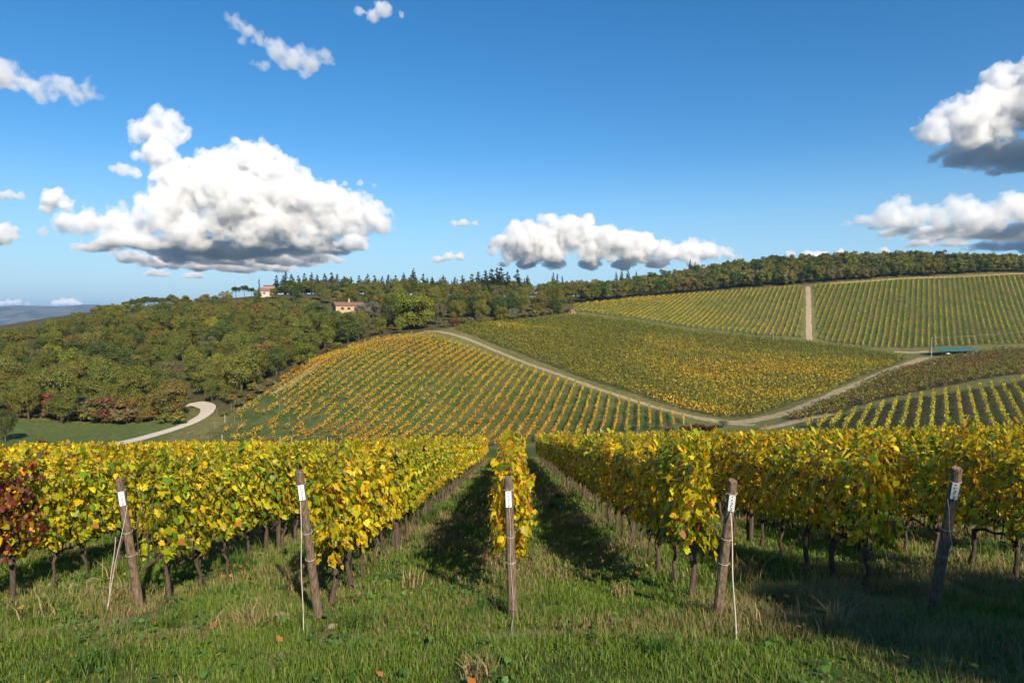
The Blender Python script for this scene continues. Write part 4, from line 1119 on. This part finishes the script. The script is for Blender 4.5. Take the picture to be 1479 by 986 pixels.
# white hilltop house
d = 408; p = place(387, 428, d); zt = at(387, 411.5, d)[2]; hw = max(4.0, zt - p[2] - 1.0)
gable_house('hilltop_house', 'small white house with terrace roof on the crest of the hill', (p[0] - .6, p[1] + 4, p[2]), 6.2, 4.5, hw, .9, R(18), M_whitew, [('window', 'front', -1.4, hw - 1.2, .7, 1.0), ('window', 'front', 1.4, hw - 1.2, .7, 1.0)], over=.15)
gable_house('hilltop_annexe', 'lower grey-roofed front wing of the white hilltop house', (p[0] + .4, p[1] - 1.2, p[2]), 8.6, 4.6, hw * .52, 1.9, R(18), M_whitew, [('window', 'front', -2.0, hw * .3, .7, .9), ('door', 'front', 1.5, .9, 1.0, 1.9)], over=.3)
# little hut at the vineyard corner
p = place(826, 450, 362); gable_house('stone_hut', 'tiny pinkish hut at the corner of the yellow upper vineyard', p, 2.6, 2.2, 1.5, .9, R(35), M_plaster, [('door', 'front', 0, .6, .7, 1.3)], over=.15)
# pale pillar among the trees
p = place(723, 452, 425); hp = at(723, 425, 425)[2] - p[2]
r_ = empty('stone_pillar', p); MB().box((0, 0, hp / 2 - .5), (1.0, 1.0, hp + 1)).build('shaft', M_whitew, r_); MB().box((0, 0, hp + .12), (1.3, 1.3, .24)).build('cap', M_whitew, r_); tag(r_, 'pale slender chimney-like pillar rising among the trees', 'pillar')
# town far away at the left edge
M_town = noisy_material('town_plaster', (0.8, 0.74, 0.70), (0.62, 0.58, 0.54), .05, bump=0)
for j, (px, py, w, h) in enumerate([(-6, 480, 60, 26), (4, 478, 46, 22), (13, 480, 30, 18), (24, 481, 22, 14), (33, 474.5, 20, 12), (8, 485, 40, 16)]):
    q = at(px, py, 4200 + j * 40); r_ = empty('town_building', q, rnd.uniform(-.2, .2))
    MB().box((0, 0, 0), (w, 24, h)).build('wall', M_town, r_); MB().box((0, 0, h / 2 + 1.0), (w + 2, 26, 1.9)).build('roof', M_tile, r_)
    tag(r_, f'white town building far off at the left edge, {ordinal(j + 1)} of the cluster', 'building', 'far town buildings')

# green-roofed shelter, poles and the overhead line
M_net = noisy_material('teal_shade_net', (0.035, 0.10, 0.085), (0.055, 0.13, 0.115), 1.2, bump=.2)
M_conc = noisy_material('pale_concrete', (0.50, 0.50, 0.47), (0.40, 0.40, 0.38), 5, bump=.1)
a_ = hit(1352, 514, 250); b_ = hit(1412, 508, 250)
ctr = (a_ + b_) / 2; ang = math.atan2(b_[1] - a_[1], b_[0] - a_[0]); Ls = float(np.linalg.norm((b_ - a_)[:2]))
r_ = empty('open_shelter', ctr, ang)
zr = at(1380, 505, ctr[1])[2] - ctr[2]
q = MB(); nxs = 9
for i in range(nxs - 1):
    x0 = -Ls / 2 + Ls * i / (nxs - 1); x1 = -Ls / 2 + Ls * (i + 1) / (nxs - 1); s0 = .12 * (i % 2); s1 = .12 * ((i + 1) % 2)
    V = [(x0, -3, zr - .5 + s0), (x1, -3, zr - .5 + s1), (x1, 3.5, zr + .9 + s1), (x0, 3.5, zr + .9 + s0)]; V += [(x, y, z + .06) for x, y, z in V]
    q.add(V, [(0, 3, 2, 1), (4, 5, 6, 7), (0, 1, 5, 4), (1, 2, 6, 5), (2, 3, 7, 6), (3, 0, 4, 7)])
q.build('roof', M_net, r_)
for x in (-Ls / 2 + .2, -Ls / 6, Ls / 6, Ls / 2 - .2):
    for y in (-2.9, 3.4):
        zg = float(H(ctr[0] + x * math.cos(ang) - y * math.sin(ang), ctr[1] + x * math.sin(ang) + y * math.cos(ang))) - ctr[2]
        MB().tube([(x, y, zg - .3), (x, y, zr + (-.5 if y < 0 else .85))], .08, 6).build('leg', M_stake, r_)
tag(r_, 'low open shelter under a teal green net roof beside the track', 'shelter')
for px, py, s, lab in [(1368, 508, 1.0, 'pale rounded tank under the left end of the green shelter'), (1394, 509, .7, 'small pale crate under the green shelter'), (1404, 508, .6, 'rusty pale crate at the right end of the green shelter')]:
    p = hit(px, py + 5, 250); r2 = empty('water_tank' if s == 1 else 'crate', p)
    if s == 1:
        MB().tube([(-.7, 0, .75), (-.62, 0, .75), (.62, 0, .75), (.7, 0, .75)], [.55, .72, .72, .55], 16).build('drum', M_whitew, r2, True); MB().box((0, 0, .06), (1.2, .9, .28)).build('cradle', M_stake, r2)
    else:
        q = MB()
        for k_ in range(4): q.box((0, 0, .12 + k_ * .24), (1.6 * s, 1.2 * s, .19))
        q.box((.75 * s, .55 * s, .45), (.1, .1, .9)).box((-.75 * s, -.55 * s, .45), (.1, .1, .9)).box((-.75 * s, .55 * s, .45), (.1, .1, .9)).box((.75 * s, -.55 * s, .45), (.1, .1, .9)).build('slats', M_whitew, r2)
    tag(r2, lab, 'tank' if s == 1 else 'crate')
pole_tops = []
for px, bot, top, d, rr, lab in [(1346, 516, 487, 292, .12, 'pale concrete pole carrying a sagging line beside the green shelter'), (1640, 480, 452, 330, .15, 'concrete pole carrying the far end of the sagging line'), (1117, 503, 476, 318, .07, 'thin grey pole standing in the dense middle field')]:
    p = at(px, top, d); base = np.array([p[0], d, float(H(p[0], d))]); hp = p[2] - base[2]
    r_ = empty('utility_pole', base); MB().tube([(0, 0, -.5), (0, 0, hp)], [rr, rr * .7], 10).build('shaft', M_conc, r_)
    MB().box((0, 0, hp - .25), (.12, .12, .3)).tube([(0, -.1, hp - .2), (0, .1, hp - .2)], .05, 6).build('insulator', M_conc, r_)
    tag(r_, lab, 'pole'); pole_tops.append(Vector((base[0], base[1], base[2] + hp - .1)))
a_, b_ = pole_tops[0], pole_tops[1]
q = MB(); q.tube([a_.lerp(b_, s) - Vector((0, 0, 4 * 2.3 * s * (1 - s))) for s in np.linspace(0, 1, 40)], .022, 5)
tag(q.build('overhead_cable', M_conc), 'sagging overhead cable running right from the concrete pole', 'cable')
# thin white marker stakes on the sparse lower left of the striped slope
gk = random.Random(4)
for j in range(26):
    px, py = gk.uniform(300, 520), gk.uniform(590, 636); p = hit(px, py, 120)
    hgt = gk.uniform(1.4, 1.9); o = MB().tube([(0, 0, -.2), (0, 0, hgt)], .028, 5).build('vine_stake', M_stake2); o.location = p
    tag(o, 'thin pale stake among the sparse orange vines', 'stake', 'thin pale stakes among the sparse orange vines')

# ------------------------------------------------------------------ far hills and the air in front of them
hx = np.linspace(-11000, -1500, 150); hy = np.linspace(6300, 9200, 40)
HX, HY = np.meshgrid(hx, hy, indexing='ij')
prof = np.clip((HY - 6300) / 1900, 0, 1); prof = prof * prof * (3 - 2 * prof)
ridge = at(60, 441.5, 8200)[2] + (fbm(HX / 420, HX * 0 + 4.2, 2, 4) - .5) * 85 + np.where(HX > -5300, -(HX + 5300) * .035, 0) - np.abs(np.clip(-(HX + 6000), 0, 9e9)) * .012
HZ = -170 + (ridge + 170) * prof * (0.86 + .28 * (fbm(HX / 800, HY / 800, 5, 4) - .5) * (1 - prof) * 3 + .14 * prof)
ixh = np.arange(HX.size).reshape(HX.shape)
M_hill = noisy_material('wooded_hill', (0.03, 0.05, 0.02), (0.20, 0.18, 0.10), .006, bump=0, detail=8)
ho = link('hills', mesh_np('hills', np.stack([HX, HY, HZ], -1).reshape(-1, 3), [np.stack([ixh[:-1, :-1], ixh[1:, :-1], ixh[1:, 1:], ixh[:-1, 1:]], -1).reshape(-1, 4)], [M_hill], smooth=True))
tag(ho, kind='structure')
m, t, o_, N = nodes('thin_blue_air')
v = N('VolumePrincipled'); v.inputs['Color'].default_value = (0.34, 0.58, 1.0, 1); v.inputs['Density'].default_value = 0.000075; v.inputs['Anisotropy'].default_value = 0.2
t.links.new(v.outputs[0], o_.inputs['Volume'])
hb = MB().box((-1500, 4000, -10), (23000, 14600, 0)).v and MB()
hb.box(((-12500 + 10500) / 2, (-3200 + 10200) / 2, (-190 + 150) / 2), (23000, 13400, 340))
tag(hb.build('haze', m), 'thin blue haze over the whole valley', 'haze', None, 'stuff')
# ------------------------------------------------------------------ clouds: real volumes well beyond and above the hills
def cloud_material(name, dens, scale, torn=.5):
    m, t, o, N = nodes(name); L = t.links.new
    v = N('VolumePrincipled'); v.inputs['Color'].default_value = (.984, .987, .992, 1); v.inputs['Anisotropy'].default_value = 0.0
    v.inputs['Density Attribute'].default_value = ''
    tc = N('TexCoord'); g = N('Attribute', attribute_name='density')
    nz = N('TexNoise'); nz.inputs['Scale'].default_value = 1.0 / scale; nz.inputs['Detail'].default_value = 6; nz.inputs['Roughness'].default_value = .62
    L(tc.outputs['Object'], nz.inputs['Vector'])
    # the vapour thins towards the surface and is torn there by the noise
    e = N('MapRange'); e.inputs[1].default_value = .33; e.inputs[2].default_value = .67; e.inputs[3].default_value = 1.0; e.inputs[4].default_value = 0.0
    L(nz.outputs['Fac'], e.inputs[0])
    sb = N('Math', operation='SUBTRACT'); L(g.outputs['Fac'], sb.inputs[0]); 
    sc_ = N('Math', operation='MULTIPLY'); sc_.inputs[1].default_value = torn; L(e.outputs[0], sc_.inputs[0]); L(sc_.outputs[0], sb.inputs[1])
    mr = N('MapRange'); mr.inputs[1].default_value = .0; mr.inputs[2].default_value = .35; mr.inputs[3].default_value = 0; mr.inputs[4].default_value = dens * 2.6
    L(sb.outputs[0], mr.inputs[0]); L(mr.outputs[0], v.inputs['Density'])
    L(v.outputs[0], o.inputs['Volume'])
    return m

def ico(n):
    bm = bmesh.new(); bmesh.ops.create_icosphere(bm, subdivisions=n, radius=1)
    V = np.array([v.co[:] for v in bm.verts]); Fq = np.array([[v.index for v in f.verts] for f in bm.faces]); bm.free(); return V, Fq
ICO1, ICO2 = ico(1), ico(2)

def cloud(label, blobs, d, vox, base, dens=.03, seed=0, puff=34, thin=1.0, nscale=None, under=(), torn=.45, band=10):
    """blobs: (px, py, radius) bulges at distance d; under: bulges spread over the flat base, which runs away from the viewer at one height"""
    g = np.random.default_rng(seed); k_ = d / F; zb = at(739, base, d)[2]
    sph = []
    for px, py, r in list(blobs) + list(under):
        flat = (px, py, r) in under
        dd = d * (1 + g.uniform(-.25, .25) * r / F)
        if flat: dd = zb / ray(px, py)[2]
        Rr = r * dd / F; c = at(px, py, dd)
        if flat: c[2] = zb + .12 * Rr
        fz = .8 if flat else 1.0; cy_ = c[1]; fy = 2.6 if flat else 1.0; sph.append((*c, Rr * .86, 0, fz, cy_, fy))
        n = int(puff * (1 + r / 60))
        v = g.normal(size=(n, 3)); v /= np.linalg.norm(v, axis=1)[:, None]; v = v[v[:, 2] > -.45]
        if flat: v[:, 2] *= .6
        for w in v:
            r2 = Rr * g.uniform(.16, .40); c2 = c + w * Rr * g.uniform(.68, .88); sph.append((*c2, r2, 0, fz, cy_, fy))
            u = g.normal(size=(12, 3)); u /= np.linalg.norm(u, axis=1)[:, None]; u = u[(u * w).sum(1) > -.1]
            for q in u:
                r3 = r2 * g.uniform(.2, .48); sph.append((*(c2 + q * r2 * .86), r3, 1, fz, cy_, fy))
    sph = np.array(sph)
    sph = sph[(sph[:, 3] > vox * .8) & (sph[:, 2] + sph[:, 3] * .5 > zb)]
    Vs, Fs, nb = [], [], 0
    for lvl, (IV, IF) in ((0, ICO2), (1, ICO1)):
        q = sph[sph[:, 4] == lvl]
        if not len(q): continue
        sq = np.repeat(q[:, 5], len(IV))
        Vs.append((IV[None] * q[:, 3][:, None, None] * (1.0 if lvl == 0 else 1.1) + q[:, None, :3]).reshape(-1, 3)); Fs.append((IF[None] + (np.arange(len(q)) * len(IV))[:, None, None]).reshape(-1, 3) + nb); nb += len(Vs[-1]); Vs[-1][:, 2] = zb + (Vs[-1][:, 2] - zb) * sq; yc = np.repeat(q[:, 6], len(IV)); Vs[-1][:, 1] = yc + (Vs[-1][:, 1] - yc) * np.repeat(q[:, 7], len(IV))
    V = np.concatenate(Vs)
    fl = zb + (fbm(V[:, 0] / (45 * k_), V[:, 1] / (45 * k_), seed, 3) - .5) * 26 * k_          # uneven flat base
    V[:, 2] = np.where(V[:, 2] < fl, fl - np.minimum(fl - V[:, 2], 8 * k_) * .3, V[:, 2])
    c0 = V.mean(0)
    me = mesh_np('cloud', V - c0, [np.concatenate(Fs)], [])
    o = link('cloud', me); o.location = c0
    mat = cloud_material('cloud_vapour', dens, nscale or 22 * k_, torn)
    me.materials.append(mat)
    ng = D.node_groups.new('cloud_fill', 'GeometryNodeTree')
    ng.interface.new_socket('Geometry', in_out='INPUT', socket_type='NodeSocketGeometry'); ng.interface.new_socket('Geometry', in_out='OUTPUT', socket_type='NodeSocketGeometry')
    gi = ng.nodes.new('NodeGroupInput'); go_ = ng.nodes.new('NodeGroupOutput')
    mv = ng.nodes.new('GeometryNodeMeshToVolume'); mv.resolution_mode = 'VOXEL_SIZE'
    mv.inputs['Voxel Size'].default_value = vox; mv.inputs['Density'].default_value = 1.0; mv.inputs['Interior Band Width'].default_value = max(vox * 2, band * k_)
    sm = ng.nodes.new('GeometryNodeSetMaterial'); sm.inputs['Material'].default_value = mat
    ng.links.new(gi.outputs[0], mv.inputs[0]); ng.links.new(mv.outputs[0], sm.inputs[0]); ng.links.new(sm.outputs[0], go_.inputs[0])
    md = o.modifiers.new('cloud_fill', 'NODES'); md.node_group = ng
    return tag(o, label, 'cloud')

cloud('great white cumulus with grey base towering over the left-hand wood',
      [(240, 178, 26.9), (215, 195, 29.1), (255, 192, 22.4), (228, 222, 31.4), (340, 238, 35.8), (378, 240, 38.1), (310, 262, 44.8), (410, 262, 33.6), (350, 290, 53.8), (430, 290, 44.8), (480, 298, 40.3), (520, 312, 35.8), (552, 324, 22.4),
       (268, 275, 47.0), (240, 305, 40.3), (190, 332, 24.6), (150, 332, 22.4), (112, 328, 20.2), (84, 330, 14.6), (250, 325, 33.6), (330, 320, 40.3), (410, 322, 40.3), (475, 325, 33.6), (515, 335, 24.6), (130, 318, 22.4), (175, 318, 26.9), (95, 318, 20.2), (205, 345, 29.1), (62, 335, 11.2), (165, 342, 24.6), (280, 338, 38.1), (370, 338, 38.1), (440, 336, 35.8)], 4500, 13, 360, .015, 1, torn=.42,
      under=[(170, 362, 28), (210, 362, 34), (150, 366, 24), (120, 360, 16), (270, 376, 34), (330, 380, 36), (390, 378, 36), (450, 374, 32), (260, 366, 36), (310, 370, 38), (365, 370, 38), (420, 368, 36), (470, 364, 32), (512, 356, 24), (240, 384, 26), (290, 388, 28), (340, 390, 28), (390, 388, 28), (440, 382, 26), (190, 376, 22), (230, 398, 14), (280, 402, 14), (480, 380, 18)])
cloud('long low white cumulus above the ridge at the centre',
      [(722, 352, 18), (760, 350, 34), (792, 338, 28), (830, 340, 32), (868, 350, 32), (905, 356, 28), (950, 362, 22), (985, 364, 20), (1020, 362, 20), (1052, 368, 13), (800, 362, 26), (850, 364, 22), (738, 366, 18), (928, 362, 26), (965, 364, 20), (775, 364, 24), (880, 366, 20), (1035, 366, 15), (712, 362, 14), (745, 338, 16), (845, 326, 20), (1065, 370, 9), (1000, 352, 14), (815, 330, 22), (930, 352, 18)], 6000, 16, 382, .02, 2, torn=.35,
      under=[(760, 384, 18), (800, 386, 20), (850, 386, 20), (900, 385, 18), (950, 384, 16), (725, 383, 12), (1000, 382, 12)])
cloud('tall grey-white cumulus cut off by the right edge',
      [(1342, 190, 26), (1362, 172, 24), (1395, 172, 36), (1425, 148, 32), (1460, 122, 38), (1490, 150, 52), (1400, 195, 32), (1350, 204, 20), (1440, 190, 36), (1520, 110, 50)], 3600, 12, 212, .016, 3,
      under=[(1375, 222, 22), (1410, 228, 28), (1450, 230, 32), (1490, 228, 36), (1530, 230, 40), (1430, 240, 24), (1475, 244, 26), (1395, 238, 16)])
cloud('broad dark-bottomed cloud bank low at the right edge',
      [(1222, 326, 11), (1248, 320, 16), (1278, 308, 20), (1300, 294, 17), (1328, 312, 22), (1375, 302, 20), (1395, 296, 18), (1420, 308, 22), (1460, 300, 26), (1500, 305, 34), (1355, 318, 18), (1540, 300, 50), (1265, 322, 14), (1310, 322, 22), (1290, 318, 20), (1350, 308, 18), (1405, 318, 26), (1440, 316, 26), (1210, 330, 8)], 2900, 11, 332, .014, 4, torn=.4,
      under=[(1235, 331, 12), (1265, 334, 16), (1300, 338, 22), (1345, 342, 26), (1390, 344, 28), (1435, 344, 30), (1480, 342, 32), (1530, 342, 36), (1330, 354, 16), (1375, 358, 18), (1420, 360, 18), (1465, 360, 20), (1510, 360, 24)])
cloud('ragged small cloud at the upper left edge', [(-5, 105, 31.2), (22, 116, 24.0), (50, 130, 16.8), (72, 122, 16.8), (95, 128, 21.6), (122, 132, 19.2), (145, 138, 12.0), (110, 145, 14.4), (60, 142, 14.4), (10, 98, 19.2), (84, 112, 9.6), (40, 118, 19.2), (75, 138, 16.8), (128, 118, 9.6)], 3000, 8, 162, .011, 5, puff=26)
cloud('ragged wispy cloud high above the great cumulus', [(342, 34, 14.4), (358, 44, 14.4), (376, 58, 14.4), (400, 74, 19.2), (425, 86, 21.6), (448, 92, 19.2), (470, 84, 14.4), (380, 96, 12.0), (440, 106, 12.0), (330, 28, 9.6), (390, 66, 14.4), (412, 92, 14.4), (365, 90, 9.6), (455, 78, 12.0), (482, 90, 8.4), (350, 60, 8.4)], 2800, 7, 122, .009, 6, puff=26)
cloud('unseen cloud added off to the right to shade the clouds at the right edge',  # out-of-view cloud, added to darken the cumulus and cloud bank at the right
      [(3120 + i * 260, -560 - (i % 3) * 130 + 40 * (i % 2), 420) for i in range(4)], 1750, 40, -380, .02, 19, puff=16)
cloud('small puff cut by the top edge of the sky', [(518, 16, 10), (540, 24, 12), (556, 16, 14), (580, 22, 7), (548, 8, 10)], 2800, 7, 42, .014, 7, puff=26)
cloud('small puffy turret left of the great cumulus', [(78, 285, 18), (95, 296, 14), (66, 300, 12)], 4500, 12, 312, .02, 8)
cloud('flat small cloud at the left edge above the wood', [(8, 336, 18), (-10, 340, 22), (22, 342, 10)], 4500, 12, 355, .02, 9)
cloud('small flat cloud at the left edge beside the turret', [(15, 281, 10), (30, 284, 9), (2, 282, 9)], 4500, 12, 292, .014, 10)
cloud('small grey puff tucked under the turret of the great cumulus', [(178, 246, 13), (196, 250, 12), (162, 243, 9)], 4300, 12, 262, .010, 11)
cloud('tiny flat cloud upper of the pair between the two big cumuli', [(655, 323, 7), (670, 322, 9), (686, 324, 7)], 6000, 12, 330, .014, 12)
cloud('tiny cloud lower of the pair between the two big cumuli', [(630, 375, 8), (648, 371, 9), (664, 372, 9), (640, 376, 7)], 6000, 12, 381, .018, 13)
cloud('low white cloud just above the skyline wood', [(1140, 368, 9), (1165, 367, 9), (1190, 368, 8), (1215, 368, 9), (1178, 370, 9)], 7000, 14, 378, .018, 14)
cloud('tiny puff on the skyline near the tall conifer', [(1276, 362, 8), (1282, 366, 6), (1272, 367, 6)], 7000, 14, 374, .014, 15)
cloud('pale low cloud over the blue hills', [(80, 438, 7), (92, 436, 8), (104, 437, 8), (116, 440, 6)], 14000, 20, 446, .02, 16)
cloud('faint low cloud over the blue hills at the left edge', [(2, 438, 6), (14, 437, 7), (27, 437, 7), (40, 440, 5)], 14000, 20, 446, .02, 17)
cloud('thin veil trailing right of the great cumulus', [(498, 265, 6), (520, 266, 7), (540, 268, 5)], 4500, 10, 273, .007, 18)
#@@NEXT
